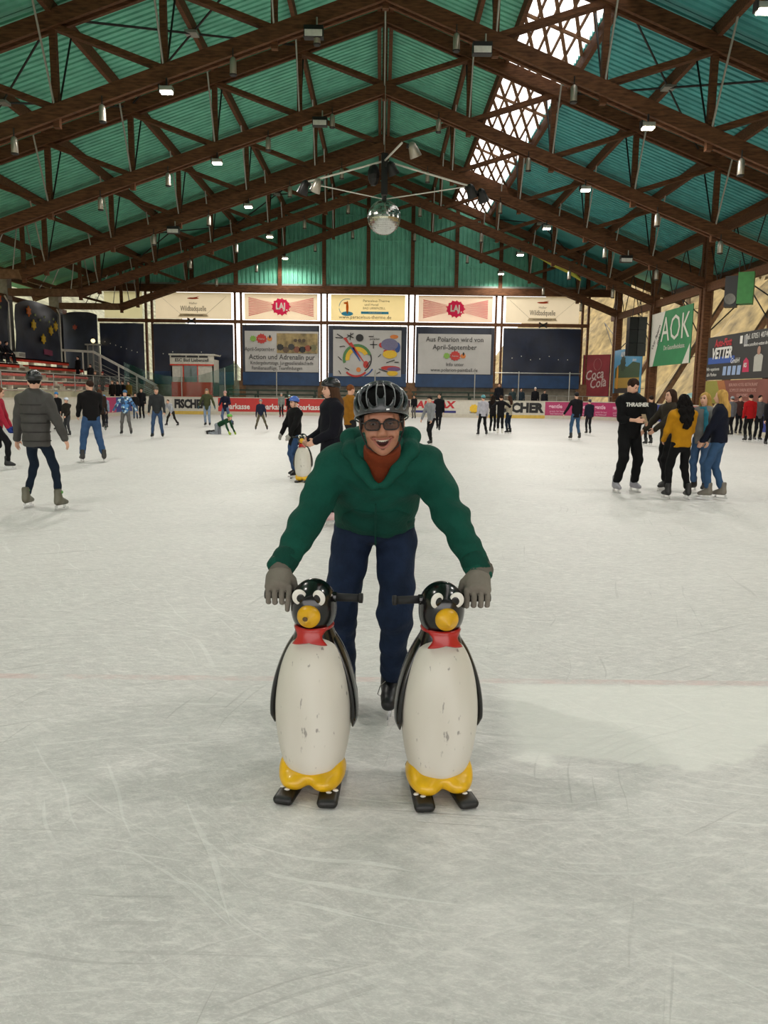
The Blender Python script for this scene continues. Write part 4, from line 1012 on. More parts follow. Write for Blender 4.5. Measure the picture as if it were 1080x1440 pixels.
# ================================================================== PENGUIN SKATING AIDS
PBLACK = mat('glossy_black', '#0b0b0c', rough=.22, var=.3, scale=8, coat=.3); PRED = mat('glossy_red', '#a81c17', rough=.3, var=.15, coat=.2); PYEL = mat('glossy_yellow', '#d9a90f', rough=.35, var=.12, scale=14, coat=.2)
PEYE = mat('eye_white', '#dcd9d0', .3, var=.03); BEAK = mat('beak_yellow', '#cf9d12', .35, var=.15, scale=20)
def belly_material():
    mt = bpy.data.materials.new('scuffed_white_plastic'); mt.use_nodes = True; nt = mt.node_tree; b = nt.nodes['Principled BSDF']
    tc = nt.nodes.new('ShaderNodeTexCoord'); mp = nt.nodes.new('ShaderNodeMapping'); mp.inputs['Scale'].default_value = (1, 1, .35); nt.links.new(tc.outputs['Object'], mp.inputs[0])
    n1 = nt.nodes.new('ShaderNodeTexNoise'); n1.inputs['Scale'].default_value = 5; nt.links.new(mp.outputs[0], n1.inputs['Vector'])
    n2 = nt.nodes.new('ShaderNodeTexNoise'); n2.inputs['Scale'].default_value = 46; n2.inputs['Detail'].default_value = 5; nt.links.new(mp.outputs[0], n2.inputs['Vector'])
    c = mixc(nt, smoothstep(nt, n1.outputs['Fac'], .35, .7), lin('#c9c4b8'), lin('#d6d2c8'))
    c = mixc(nt, math_node(nt, 'MULTIPLY', smoothstep(nt, n2.outputs['Fac'], .655, .72), .7), c, lin('#6a6660'))
    nt.links.new(c, b.inputs['Base Color']); b.inputs['Roughness'].default_value = .38
    return mt
BELLY = belly_material()
def interp_prof(pr, n):
    zs = np.array([p[0] for p in pr]); rs = np.array([p[1] for p in pr]); t = np.linspace(0, 1, len(pr)); tt = np.linspace(0, 1, n)
    z = np.interp(tt, t, zs); r = np.interp(tt, t, rs)
    for _ in range(6):
        r[1:-1] = (r[:-2]+2*r[1:-1]+r[2:])/4; z[1:-1] = (z[:-2]+2*z[1:-1]+z[2:])/4
    return list(zip(z, r))
def make_penguin():
    """faces -Y, stands at z=0"""
    r = empty('penguin_skating_aid')
    prof = interp_prof([(.07, .09), (.10, .112), (.14, .122), (.2, .133), (.27, .141), (.34, .143), (.41, .138), (.48, .127), (.54, .113), (.59, .096), (.63, .078), (.67, .066), (.70, .06)], 44)
    MB().lathe([(z, q*.97) for z, q in prof], 48, c=(0, .022, 0), sx=1.04, sy=.95).obj('body', PBLACK, r, smooth=True)
    bp = interp_prof([(.085, .085), (.10, .108), (.14, .120), (.2, .132), (.27, .141), (.34, .143), (.41, .138), (.48, .127), (.54, .110), (.59, .087), (.625, .058), (.642, .025)], 44)
    MB().lathe(bp, 48, c=(0, -.006, 0), sx=1.05, sy=.98).obj('belly', BELLY, r, smooth=True)
    f = Field().ell((0, 0, .752), (.086, .092, .094), k=.03).ell((0, .004, .70), (.074, .078, .07), k=.04)
    hd = sdf_obj('head', f, .005, PBLACK, r)
    for s in (-1, 1):
        Re = Matrix.Rotation(s*-.34, 3, 'Z') @ Matrix.Rotation(.22, 3, 'X') @ Matrix.Rotation(s*.30, 3, 'Y')
        c = Vector((s*.037, -.0795, .793))
        MB().ellipsoid(c, (.027, .0085, .033), 22, 14, Re).obj('eye', PEYE, hd, smooth=True)
        p = c+Re @ Vector((s*-.003, -.0062, -.003)); MB().ellipsoid(p, (.0155, .0045, .019), 18, 12, Re).obj('pupil', PBLACK, hd, smooth=True)
    f = Field().ell((0, -.086, .722), (.044, .024, .044), k=.02).cap((0, -.098, .722), (0, -.124, .712), .024, .007, k=.03)
    sdf_obj('beak', f, .004, BEAK, hd)
    for s in (-1, 1):
        kp = np.array([(.048, .03, .655), (.075, .026, .61), (.103, .022, .555), (.128, .017, .49), (.146, .012, .42), (.155, .008, .35), (.155, .004, .30), (.150, .0, .262)]); N_ = 30
        t = np.linspace(0, len(kp)-1, N_); cv = np.stack([np.interp(t, np.arange(len(kp)), kp[:, i]) for i in range(3)], 1)
        for _ in range(8): cv[1:-1] = (cv[:-2]+2*cv[1:-1]+cv[2:])/4
        mb = MB(); n_ = 16
        for i in range(N_):
            d = cv[min(i+1, N_-1)]-cv[max(i-1, 0)]; d /= np.linalg.norm(d); nn = np.array((-d[2], 0, d[0])); u = i/(N_-1)
            th = .015*min(1, .5+2*u)*min(1, (1-u)*6+.25); wd = .042*(.75+.35*math.sin(PI*u))*min(1, (1-u)*5+.3)
            for j in range(n_):
                a_ = 2*PI*j/n_; q = cv[i]+nn*th*math.cos(a_)+np.array((0, 1.0, 0))*wd*math.sin(a_); mb.v.append((s*q[0]*1.035, q[1], q[2]))
        for i in range(N_-1):
            for j in range(n_):
                a_ = i*n_+j; b_ = i*n_+(j+1) % n_; mb.f.append((a_, b_, b_+n_, a_+n_))
        mb.f.append(tuple(range(n_))); mb.f.append(tuple(range((N_-1)*n_, N_*n_)))
        fix_normals(mb.obj('flipper', PBLACK, r, smooth=True))
    # bow tie moulded on the throat
    zs = [.672, .662, .652, .642, .632, .622, .613, .605]; hw = [.062, .057, .049, .044, .046, .052, .059, .064]; mb = MB(); nx_ = 14
    pz, pr_ = [q[0] for q in prof], [q[1] for q in prof]
    for i, z in enumerate(zs):
        for j in range(nx_+1):
            u = j/nx_*2-1; x = u*hw[i]; zz = z+(.016*(1-abs(u)) if i == len(zs)-1 else (.008*(1-abs(u)) if i == len(zs)-2 else 0)); R0 = max(float(np.interp(zz, pz, pr_)), .07)
            mb.v.append((x, -math.sqrt(max(1e-5, R0*R0-min(x*x, R0*R0*.93)))*.95-.009-.006*(1-abs(u)), zz))
    for i in range(len(zs)-1):
        for j in range(nx_):
            a_ = i*(nx_+1)+j; mb.f.append((a_, a_+1, a_+nx_+2, a_+nx_+1))
    o = fix_normals(mb.obj('bow_tie', PRED, r, smooth=True)); sd = o.modifiers.new('thickness', 'SOLIDIFY'); sd.thickness = .014; sd.offset = 0
    MB().tube([(.066*math.cos(a_), .012+.066*math.sin(a_), .664) for a_ in np.linspace(0, 2*PI, 29)], .0115, 10).obj('neck_band', PRED, r, smooth=True)
    f = Field().ell((0, .0, .085), (.118, .112, .04), k=.03)
    for s in (-1, 1): f.ell((s*.058, -.055, .066), (.062, .080, .042), k=.02).ell((s*.104, -.02, .098), (.024, .06, .044), k=.03)
    f.plane((0, 0, .03), (0, 0, -1))
    sdf_obj('foot_base', f, .0055, PYEL, r)
    for s in (-1, 1):
        Rz = np.array(Matrix.Rotation(s*.09, 3, 'Z')); f = Field().box((s*.07, .01, .018), (.04, .185, .018), Rz, rd=.017, k=.01)
        o = sdf_obj('ski', f, .006, mat('scuffed_black_ski', '#161514', .5, var=.7, scale=30), r)
        MB().box(s*.07-.012, s*.07+.012, -.12, .14, .0, .006).obj('runner', STEEL, o)
        for q_ in range(3): MB().ellipsoid((s*(.06+.022*q_), -.09-.02*(q_ % 2), .036), (.012, .009, .005), 8, 6).obj('snow_clump', mat('packed_snow', '#e4e2dc', .8), o, smooth=True)
    MB().tube([(-.186, .0, .778), (.186, .0, .778)], .0095, 12).obj('handlebar', DSTEEL, r, smooth=True)
    for s in (-1, 1):
        MB().tube([(s*.085, 0, .778), (s*.182, 0, .778)], .0155, 14).obj('grip', RUB, r, smooth=True); MB().tube([(s*.176, 0, .778), (s*.19, 0, .778)], .019, 14).obj('grip_end', RUB, r, smooth=True)
        MB().tube([(s*.06, 0, .778), (s*.09, 0, .778)], .02, 12).obj('collar', PBLACK, r)
    return r
pg1 = make_penguin(); pg1.location = (-.250, 2.87, 0); pg1.rotation_euler = (0, 0, -.13)
tag(pg1, 'black and white penguin skating aid on the left, beak scuffed brown', 'skating aid', 'penguin skating aids'); 
for s_ in range(2): pass
scf = MB().ellipsoid((-.004, -.131, .724), (.010, .006, .009), 10, 8).obj('beak_scuff', mat('worn_brown', '#5a4322', .7), pg1)
pg2 = copy_tree(pg1); pg2.location = (.240, 2.85, 0); pg2.rotation_euler = (0, 0, .16)
for ch in list(pg2.children):
    if ch.name.startswith('beak_scuff'): bpy.data.objects.remove(ch)
tag(pg2, 'black and white penguin skating aid on the right, clean yellow beak', 'skating aid', 'penguin skating aids')
gp = ground(425, 679); pg3 = copy_tree(pg2); pg3.location = (gp[0], gp[1]+.15, 0); pg3.rotation_euler = (0, 0, -.1); tag(pg3, 'penguin skating aid in the background pushed by a child', 'skating aid', 'penguin skating aids')

# ================================================================== PEOPLE
def ik(a, c, l1, l2, hint):
    a, c, hint = np.array(a, float), np.array(c, float), np.array(hint, float)
    d = c-a; L = np.linalg.norm(d); L2 = min(L, (l1+l2)*.999); d = d/max(L, 1e-6); c = a+d*L2
    t = (l1*l1-l2*l2+L2*L2)/(2*L2); h = math.sqrt(max(0, l1*l1-t*t))
    n = hint-d*(hint @ d); n = n/max(np.linalg.norm(n), 1e-6)
    return a+d*t+n*h, c
def rotm(yaw=0, pitch=0, roll=0):
    return np.array(Matrix.Rotation(yaw, 3, 'Z') @ Matrix.Rotation(pitch, 3, 'X') @ Matrix.Rotation(roll, 3, 'Y'))
SK_CACHE = {}
def skate_mesh(key, col):
    if key in SK_CACHE: return SK_CACHE[key]
    # ankle at origin, toes toward +Y, sole 0.09 below, blade below that
    f = Field().cap((0, -.02, .10), (0, -.015, -.02), .052, .05, k=.03).cap((0, -.04, -.05), (0, .13, -.062), .042, .034, k=.035).cap((0, -.02, .0), (0, .08, -.04), .045, .035, k=.03).plane((0, 0, -.092), (0, 0, -1)).plane((0, 0, .13), (0, 0, 1))
    boot = sdf_mesh('skate', f.build(.014), mat('boot_'+key, col, .5, var=.2))
    b = MB().box(-.004, .004, -.1, .17, -.158, -.13).box(-.012, .012, -.08, -.05, -.14, -.09).box(-.012, .012, .08, .11, -.14, -.09)
    SK_CACHE[key] = (boot, b.mesh('blade', CHROME)); return SK_CACHE[key]
EYEM = MB().ellipsoid((0, 0, 0), (.011, .008, .007), 8, 6).mesh('eye', mat('dark_eye', '#1c1512', .3))
MOUTHM = MB().ellipsoid((0, 0, 0), (.024, .008, .006), 8, 6).mesh('mouth', mat('lip', '#8c4a44', .5))
BROWM = MB().ellipsoid((0, 0, 0), (.019, .008, .004), 8, 6).mesh('eyebrow', mat('brow', '#3a281c', .8))

def hand_prims(f, wr, fw_, pn, side, s, k=.008, grow=0.0, curl=.35, close=False):
    """wrist, finger direction, palm normal (towards the palm side)"""
    fw_ = fw_/np.linalg.norm(fw_); pn = pn-fw_*(pn @ fw_); pn = pn/max(np.linalg.norm(pn), 1e-6); ac = np.cross(fw_, pn)*side
    P = lambda a, b, c: wr+(fw_*a+ac*b+pn*c)*s
    R = np.stack([ac, fw_, pn], 1)
    f.ell(P(.045, 0, .002), np.array((.042, .056, .018))*s+grow, R, k=.02)
    ln = [.068, .078, .073, .058]
    for i in range(4):
        b = (.030-.020*i); c1, c2 = curl*1.0, curl*2.2
        a0 = P(.082-.004*abs(i-1.2), b, 0); a1 = a0+(fw_*math.cos(c1)+pn*math.sin(c1))*ln[i]*.52*s; a2 = a1+(fw_*math.cos(c2)+pn*math.sin(c2))*ln[i]*.55*s
        f.cap(a0, a1, .0095*s+grow, .0088*s+grow, k=k).cap(a1, a2, .0088*s+grow, .0072*s+grow, k=k)
    t0 = P(.018, .03, .006); t1 = P(.05, .056, .02); t2 = P(.08, .058, .034)
    f.cap(t0, t1, .012*s+grow, .0105*s+grow, k=.012).cap(t1, t2, .0105*s+grow, .008*s+grow, k=k)

def person(label, loc, yaw, h=1.70, cell=.02, skin=SKIN2, top='#222222', legs='#1c1c20', hair='#2c1d14', hairk='short', hat=None, hatk='beanie',
           hem=.045, loose=1.14, legr=1.14, hood=False, skate=('black', '#141414'), shoes=True, gloves=None, lean=0.0, side=0.0, hr=None, hl=None, fr=None, fl=None, pelvis=None,
           hyaw=0.0, hpitch=0.0, twist=0.0, face=True, er=None, el=None, cuff=0.0, group=None, fpitch=(0, 0), scarf=None, sole=.155, kneehint=(0, 1, .05), name='person'):
    s = h/1.75; root = empty(name, (loc[0], loc[1], 0.0 if len(loc) < 3 else loc[2]), yaw)
    tag(root, label, 'person', group)
    V = np.array
    fr = V(fr if fr is not None else (.11*s, .0, 0)); fl = V(fl if fl is not None else (-.11*s, 0, 0))
    aR, aL = fr+(0, 0, sole), fl+(0, 0, sole)
    LT = .245*h
    if pelvis is None:
        def zz(a): return a[2]+math.sqrt(max(.05, (.482*h)**2-(a[0])**2*.6-(a[1])**2))
        pelvis = (0, (aR[1]+aL[1])*.35, min(zz(aR), zz(aL)) if min(aR[2], aL[2]) > sole-.01 and max(aR[2], aL[2]) < sole+.02 else max(zz(aR), zz(aL))*0+min(zz(aR if aR[2] < aL[2] else aL), 9))
    Pv = V(pelvis, float)
    Rb = rotm(0, -lean, side)                      # body tilt: forward lean
    up = Rb @ V((0, 0, 1.0)); fwd = Rb @ V((0, 1.0, 0)); rt = Rb @ V((1.0, 0, 0))
    Rt = rotm(twist); rt2 = Rb @ (Rt @ V((1.0, 0, 0))); fw2 = Rb @ (Rt @ V((0, 1.0, 0)))
    C = Pv+up*.275*h                               # upper chest
    shR, shL = C+rt2*.113*h+up*.02*h, C-rt2*.113*h+up*.02*h
    nk = C+up*.055*h; Hd = nk+up*.045*h+V((0, 0, .055*h))+fwd*.012*h
    hR, hL_ = Pv+rt*.052*h, Pv-rt*.052*h
    kR, aR = ik(hR, aR, LT, LT, V(kneehint)); kL, aL = ik(hL_, aL, LT, LT, V(kneehint))
    wR = V(hr)*s if hr is not None else V((.25, .06, .86))*s+(Pv-V((0, 0, .93*s)))*0+V((Pv[0], Pv[1], 0))
    wL = V(hl)*s if hl is not None else V((-.25, .06, .86))*s+V((Pv[0], Pv[1], 0))
    eR, wR = ik(shR, wR, .17*h, .148*h, V(er) if er is not None else V((.5, -1, -.3))); eL, wL = ik(shL, wL, .17*h, .148*h, V(el) if el is not None else V((-.5, -1, -.3)))
    Rh = rotm(hyaw, -hpitch) if lean < .9 else rotm(hyaw, -hpitch)
    HP = lambda x, y, z: Hd+(Rh @ V((x, y, z)))*s
    # --- body: one continuous skin surface
    f = Field()
    f.ell(HP(0, -.008, .03), V((.075, .095, .088))*s, Rh, k=.03).ell(HP(0, .022, -.045), V((.058, .07, .068))*s, Rh, k=.04)
    f.cap(HP(0, .082, .012), HP(0, .104, -.022), .010*s, .014*s, k=.012)
    for q in (-1, 1): f.ell(HP(q*.077, -.005, -.008), V((.011, .02, .03))*s, Rh, k=.008)
    if cell < .015:
        for q in (-1, 1): f.ell(HP(q*.031, .097, .012), V((.018, .016, .013))*s, Rh, k=.012, sub=True)
    f.cap(nk-up*.03*h, HP(0, -.02, -.05), .055*s, .05*s, k=.03)
    f.cap(Pv, C, .085*s, .10*s, k=.04, n=fwd, fl=.7).cap(shR, shL, .05*s, k=.03)
    for a, b, c, e in ((shR, eR, wR, 1), (shL, eL, wL, -1)):
        f.cap(a, b, .04*s, .034*s, k=.02).cap(b, c, .036*s, .026*s, k=.02)
        d = c-b; d /= np.linalg.norm(d); pn = V((-e*.8, -.1, 0.0)); pn = pn-d*(pn @ d)
        if np.linalg.norm(pn) < .2: pn = V((0, 0, -1.0))
        hand_prims(f, c, d, pn, e, s)
    for a, b, c in ((hR, kR, aR), (hL_, kL, aL)):
        f.cap(a, b, .07*s, .05*s, k=.03).cap(b, c, .048*s, .034*s, k=.02)
    nb = sdf_obj('body', f, min(cell, .016), skin, root)
    if face:
        for q in (-1, 1):
            o = mesh_obj('eye', EYEM, None, nb, tuple(HP(q*.031, .082, .010))); o.rotation_euler = (0, 0, hyaw)
            o = mesh_obj('eyebrow', BROWM, None, nb, tuple(HP(q*.032, .085, .031))); o.rotation_euler = (0, 0, hyaw)
        o = mesh_obj('mouth', MOUTHM, None, nb, tuple(HP(0, .086, -.058))); o.rotation_euler = (0, 0, hyaw)
    # --- upper garment
    L = loose; f = Field(); low = Pv-up*(hem*h)
    f.cap(low-up*.02, Pv+up*.12*h, .15*s*L, .142*s*L, k=.04, n=fwd, fl=.74).cap(Pv+up*.12*h, C, .145*s*L, .158*s*L, k=.05, n=fw2, fl=.70)
    f.cap(shR-rt2*.02, shL+rt2*.02, .066*s*L, k=.05)
    for a, b, c in ((shR, eR, wR), (shL, eL, wL)):
        e2 = c+(b-c)*cuff; f.cap(a, b, .062*s*L, .052*s*L, k=.035).cap(b, e2, .051*s*L, .041*s*L, k=.025)
        f.plane if False else None
    f.cap(C+up*.03*h, nk+up*.0, .078*s, .062*s, k=.03)
    if hood: f.ell(nk-fw2*.055*s+up*.005, V((.10, .07, .055))*s, Rb, k=.03)
    f.plane(low, -up)
    f.cap(nk+up*.02*h, HP(0, 0, -.02), .052*s, .06*s, k=.008, sub=True)
    nz = [(.0045*s, 9, 11, 34/s, .7), (.003*s, 17, 13, 23/s, 2.1)] if cell < .016 else [(.004, 9, 11, 30, .7)]
    tmat = top if not isinstance(top, str) else cloth(top)
    tp = sdf_obj('jacket' if hem > .03 else 'top', f, cell, tmat, root, nz)
    # --- trousers
    f = Field(); f.ell(Pv-up*.01*h, V((.145, .11, .12))*s, Rb, k=.04)
    for a, b, c in ((hR, kR, aR), (hL_, kL, aL)):
        d = (c-b)/max(1e-6, np.linalg.norm(c-b))
        f.cap(a, b, .082*s*legr, .062*s*legr, k=.03).cap(b, c-d*.06*s, .06*s*legr, .05*s*legr, k=.025)
    f.plane(Pv+up*.07*h, up)
    sdf_obj('trousers', f, cell, cloth(legs), root, nz)
    # --- skates
    if shoes:
        bm_, bl = skate_mesh(*skate)
        for a, k_, pt in ((aR, kR, fpitch[0]), (aL, kL, fpitch[1])):
            o = mesh_obj('skate', bm_, None, root, tuple(a)); o.rotation_euler = (pt, 0, .12*(-1 if a is aR else 1)); o.scale = (s*1.02,)*3
            mesh_obj('blade', bl, None, o)
    # --- hair
    if hair:
        f = Field().ell(HP(0, -.018, .042), V((.084, .098, .092))*s, Rh, k=.02)
        if hairk in ('long', 'wavy'):
            n_ = 3
            for q in (-1, 0, 1):
                f.cap(HP(q*.05, -.05, .0), HP(q*.062, -.10 if lean < .5 else -.05, -.16), .048*s, .05*s, k=.04).cap(HP(q*.062, -.10, -.16), HP(q*.058, -.145, -.31 if hairk == 'long' else -.36), .05*s, .028*s, k=.04)
            for q in (-1, 1): f.cap(HP(q*.07, .0, .02), HP(q*.082, -.01, -.16), .025*s, .028*s, k=.03)
        if hairk == 'curly':
            for (x_, y_, z_, r_) in ((0, -.05, -.02, .11), (.07, -.05, -.06, .075), (-.07, -.05, -.06, .075), (.06, -.13, -.17, .085), (-.06, -.13, -.17, .085), (.045, -.155, -.29, .078), (-.045, -.155, -.29, .078), (.03, -.16, -.40, .06), (-.02, -.16, -.43, .05)): f.ell(HP(x_, y_, z_), V((r_, r_*.8, r_*1.15))*s, Rh, k=.03)
        if hairk == 'bun': f.ell(HP(0, -.11, .05), V((.04, .04, .04))*s, k=.02)
        f.ell(HP(0, .082, -.035), V((.066, .075, .088))*s, Rh, k=.012, sub=True)
        if hairk == 'short': f.plane(HP(0, 0, -.035), Rh @ V((0, 0.35, -1.0)))
        sdf_obj('hair', f, min(cell, .014), mat('hair_'+hair, hair, .8, var=.35, scale=25, stretch=(1, 1, .2), spec=.15), root, [(.004*s, 60, 60, 3, .3)] if hairk != 'curly' else [(.010, 70, 60, 55, .3)])
    if hat:
        hm = mat('hat_'+hat, hat, .35 if hatk == 'helmet' else .9, var=.15)
        f = Field().ell(HP(0, -.012, .058), V((.105, .130, .108) if hatk == 'helmet' else (.09, .108, .10))*s, Rh, k=.02)
        f.plane(HP(0, .0, .035 if hatk == 'helmet' else .03), Rh @ V((0, .12, -1.0)))
        if hatk == 'helmet' and cell < .018:
            for q in (-.05, 0, .05): f.cap(HP(q, .09, .10), HP(q*1.1, -.10, .12), .012*s, k=.006, sub=True)
        o = sdf_obj('helmet' if hatk == 'helmet' else 'hat', f, min(cell, .013), hm, root)
        if hatk == 'helmet':
            st = MB()
            for q in (-1, 1): st.tube([HP(q*.08, .01, .04), HP(q*.072, .02, -.06), HP(0, .045, -.112)], .006*s, 6)
            st.obj('chin_strap', RUB, o)
    if gloves:
        for c, b, e, nm in ((wR, eR, 1, 'glove'), (wL, eL, -1, 'glove')):
            f = Field(); d = c-b; d /= np.linalg.norm(d); pn = V((-e*.8, -.1, 0.0)); pn = pn-d*(pn @ d)
            if np.linalg.norm(pn) < .2: pn = V((0, 0, -1.0))
            hand_prims(f, c, d, pn, e, s, grow=.005); f.cap(c-d*.03, c+d*.02, .036*s, k=.02)
            sdf_obj('glove', f, .011, cloth(gloves), root)
    if scarf:
        f = Field()
        for k_ in range(10):
            a0, a1 = 2*PI*k_/10, 2*PI*(k_+1)/10; f.cap(nk+(rt*math.cos(a0)+fwd*math.sin(a0))*.075*s, nk+(rt*math.cos(a1)+fwd*math.sin(a1))*.075*s, .03*s, k=.02)
        if scarf[1] == 'long': f.cap(nk+fwd*.08*s-rt*.05*s, C+fwd*.13*s-rt*.1*s, .035*s, .045*s, k=.03, n=fwd, fl=.5).cap(C+fwd*.13*s-rt*.1*s, Pv+fwd*.15*s-rt*.14*s-up*.05*h, .045*s, .05*s, k=.03, n=fwd, fl=.4)
        sdf_obj('scarf', f, .012, cloth(scarf[0]), root)
    root['_j'] = 0; del root['_j']
    return dict(root=root, top=tp, C=C, Pv=Pv, fwd=fwd, rt=rt, up=up, wR=wR, wL=wL, Hd=Hd, s=s, nk=nk)
BACK, FRONT, LEFTW, RIGHTW = 0.0, PI, PI/2, -PI/2
def G(px, py): g_ = ground(px, py); return (g_[0], g_[1])
# ------------------------------------------------------------------ the man in the green hoodie bending over the penguins
def main_man():
    V = np.array; root = empty('person', (-.02, 3.58, 0)); O = V((-.02, 3.58, 0.0))
    tag(root, 'smiling man in green hoodie, bike helmet and glasses leaning on two penguins', 'person')
    W = lambda x, y, z: V((x, y, z))-O
    HG = cloth('#105546', .12); HG2 = cloth('#0d4a3d', .12)
    Hc = W(.004, 3.120, 1.430)
    Rh = np.array(Matrix.Rotation(math.radians(-3), 3, 'Y') @ Matrix.Rotation(PI, 3, 'Z') @ Matrix.Rotation(math.radians(-5), 3, 'X')); S = 1.04
    HP = lambda x, y, z: Hc+(Rh @ V((x, y, z)))*S
    MH = Matrix(Rh.tolist())
    n = V((0, .70, .71)); ax = V((0, -.71, .70))
    W0, Cc = W(-.025, 3.555, .955), W(-.008, 3.315, 1.215)
    shL, shR = W(-.20, 3.285, 1.238), W(.195, 3.285, 1.25)
    gL, gR = V((-.386, 2.888, .778)), V((.377, 2.872, .778))
    wL, wR = W(-.386, 2.955, .868), W(.395, 2.945, .862)
    eL, _ = ik(shL, wL, .276, .262, V((-.25, .5, -.8))); eR, _ = ik(shR, wR, .276, .262, V((.25, .5, -.8)))
    hL, hR = W(-.122, 3.575, .90), W(.078, 3.575, .90); aL, aR = W(-.165, 3.69, .165), W(.068, 3.60, .165)
    kL, _ = ik(hL, aL, .385, .40, V((-.35, -1, 0))); kR, _ = ik(hR, aR, .385, .40, V((.05, -1, 0)))
    # body
    f = Field()
    def E(c, r, k=.02, sub=False): f.ell(HP(*c), V(r)*S, Rh, k=k, sub=sub)
    def Cp(a, b, ra, rb, k=.012, sub=False): f.cap(HP(*a), HP(*b), ra*S, rb*S, k=k, sub=sub)
    E((0, -.012, .04), (.076, .098, .092), .03); E((0, .018, -.022), (.066, .074, .072), .03); E((0, .028, -.072), (.049, .056, .042), .03); E((0, .066, -.097), (.020, .018, .016), .025)
    for q in (-1, 1):
        E((q*.041, .068, -.032), (.021, .018, .02), .02); E((q*.0775, -.008, -.002), (.012, .02, .032), .01); E((q*.012, .099, -.030), (.0085, .010, .0085), .008)
    Cp((-.036, .079, .032), (.036, .079, .032), .011, .011, .015); Cp((0, .086, .022), (0, .107, -.020), .0085, .0115, .014); E((0, .109, -.024), (.0125, .0125, .011), .01)
    for q in (-1, 1): E((q*.032, .101, .009), (.02, .017, .011), .012, True)
    for a, b in (((-.036, .080, -.045), (-.018, .094, -.056)), ((-.018, .094, -.056), (0, .099, -.0595)), ((0, .099, -.0595), (.018, .094, -.056)), ((.018, .094, -.056), (.036, .080, -.045))): Cp(a, b, .0075, .0095, .005, True)
    E((0, .094, -.066), (.026, .026, .0125), .006, True)
    for q in (-1, 1): Cp((q*.022, .096, -.026), (q*.039, .086, -.052), .003, .003, .008, True)      # smile folds
    f.cap(W(-.005, 3.27, 1.26), HP(0, -.02, -.055), .062, .058, k=.03)
    f.cap(W0, Cc, .13, .14, k=.04, n=n, fl=.7).cap(shL, shR, .055, k=.03)
    for a, b, c in ((shL, eL, wL), (shR, eR, wR)): f.cap(a, b, .048, .04, k=.02).cap(b, c, .04, .03, k=.02)
    for a, b, c in ((hL, kL, aL), (hR, kR, aR)): f.cap(a, b, .08, .06, k=.03).cap(b, c, .055, .04, k=.02)
    hc = Hc
    body = sdf_obj('body', f, .016, mat('man_skin', '#a8735a', rough=.5, var=.07, scale=18), root, fine=(hc-(.11, .13, .13), hc+(.11, .13, .15), .0029))
    # face details
    def M(mb, name, mt, par=body, sm=True): return mb.obj(name, mt, par, smooth=sm)
    for q in (-1, 1):
        M(MB().ellipsoid(HP(q*.032, .0815, .009), (.0112*S, .0102*S, .0044*S), 14, 10, MH), 'eye', mat('eyeball', '#cfc4ba', .25)); M(MB().ellipsoid(HP(q*.032, .0912, .0085), (.0050, .003, .0040), 12, 8, MH), 'iris', mat('dark_iris', '#20140e', .2))
        M(MB().tube([HP(q*.013, .0945, .0235), HP(q*.03, .0955, .0275), HP(q*.052, .083, .023)], [.003, .0045, .0025], 8), 'eyebrow', mat('brow_dark', '#261a13', .9))
        M(MB().tube([HP(q*.018, .094, .017), HP(q*.032, .0975, .0205), (HP(q*.047, .086, .014))], .0028, 6), 'eyelid', mat('man_skin', '#b07a60'))
    M(MB().ellipsoid(HP(0, .070, -.060), (.036, .016, .017), 16, 10, MH), 'mouth_cavity', mat('mouth_dark', '#3a1110', .6))
    for k in range(8):
        x = -.0227+.0065*k; y = .0925-.012*(x/.0227)**2; z = -.0535+.005*(x/.0227)**2
        M(MB().ellipsoid(HP(x, y, z), (.0036*S, .003*S, .0062*S), 8, 6, MH), 'tooth', mat('tooth', '#e3dccb', .25))
    lip = mat('man_lip', '#96594c', .45)
    M(MB().tube([HP(x, .1005-.018*(x/.038)**2, -.0485+.0055*(x/.038)**2) for x in np.linspace(-.038, .038, 11)], [.002]+[.0032]*9+[.002], 8), 'upper_lip', lip)
    M(MB().tube([HP(x, .0975-.016*(x/.038)**2, -.0805+.038*(x/.038)**2) for x in np.linspace(-.038, .038, 11)], [.002]+[.0042]*9+[.002], 8), 'lower_lip', lip)
    f = Field().ell(HP(0, .07, -.088), V((.017, .020, .008))*S, Rh, k=.004); sdf_obj('goatee', f, .003, mat('stubble', '#6e4a3c', .9, var=.3, scale=60), body)
    # hair under the helmet
    f = Field().ell(HP(0, -.02, .035), V((.082, .098, .09))*S, Rh, k=.02).ell(HP(0, .09, -.03), V((.072, .085, .10))*S, Rh, k=.01, sub=True).plane(HP(0, 0, -.03), Rh @ V((0, .2, -1.0)))
    for q in (-1, 1): f.ell(HP(q*.079, .03, .005), V((.005, .012, .03))*S, Rh, k=.01)
    sdf_obj('hair', f, .006, mat('hair_dark', '#15100d', .6, var=.4, scale=30), root)
    # glasses
    gl = empty('glasses', (0, 0, 0), 0, root); GF = mat('glasses_frame', '#0c0b0b', .25, var=.05); LENS = glassy('tinted_lens', '#1c0e09', .68)
    def sup(q, t, a=.0285, b=.0180):
        c, s_ = math.cos(t), math.sin(t); e = .62
        return HP(q*.035+a*math.copysign(abs(c)**e, c), .1085-.0035*abs(q*.035+a*c)/.03, .006+b*math.copysign(abs(s_)**e, s_))
    for q in (-1, 1):
        pts = [sup(q, 2*PI*k/24) for k in range(25)]
        M(MB().tube(pts, .0028, 6, cap=False), 'rim', GF, gl)
        mb = MB(); mb.v = [tuple(p) for p in pts[:-1]]; mb.f = [tuple(range(24))]; mb.obj('lens', LENS, gl)
        M(MB().tube([HP(q*.060, .1045, .014), HP(q*.074, .085, .014), HP(q*.083, -.005, .016)], .0026, 6), 'temple_arm', GF, gl)
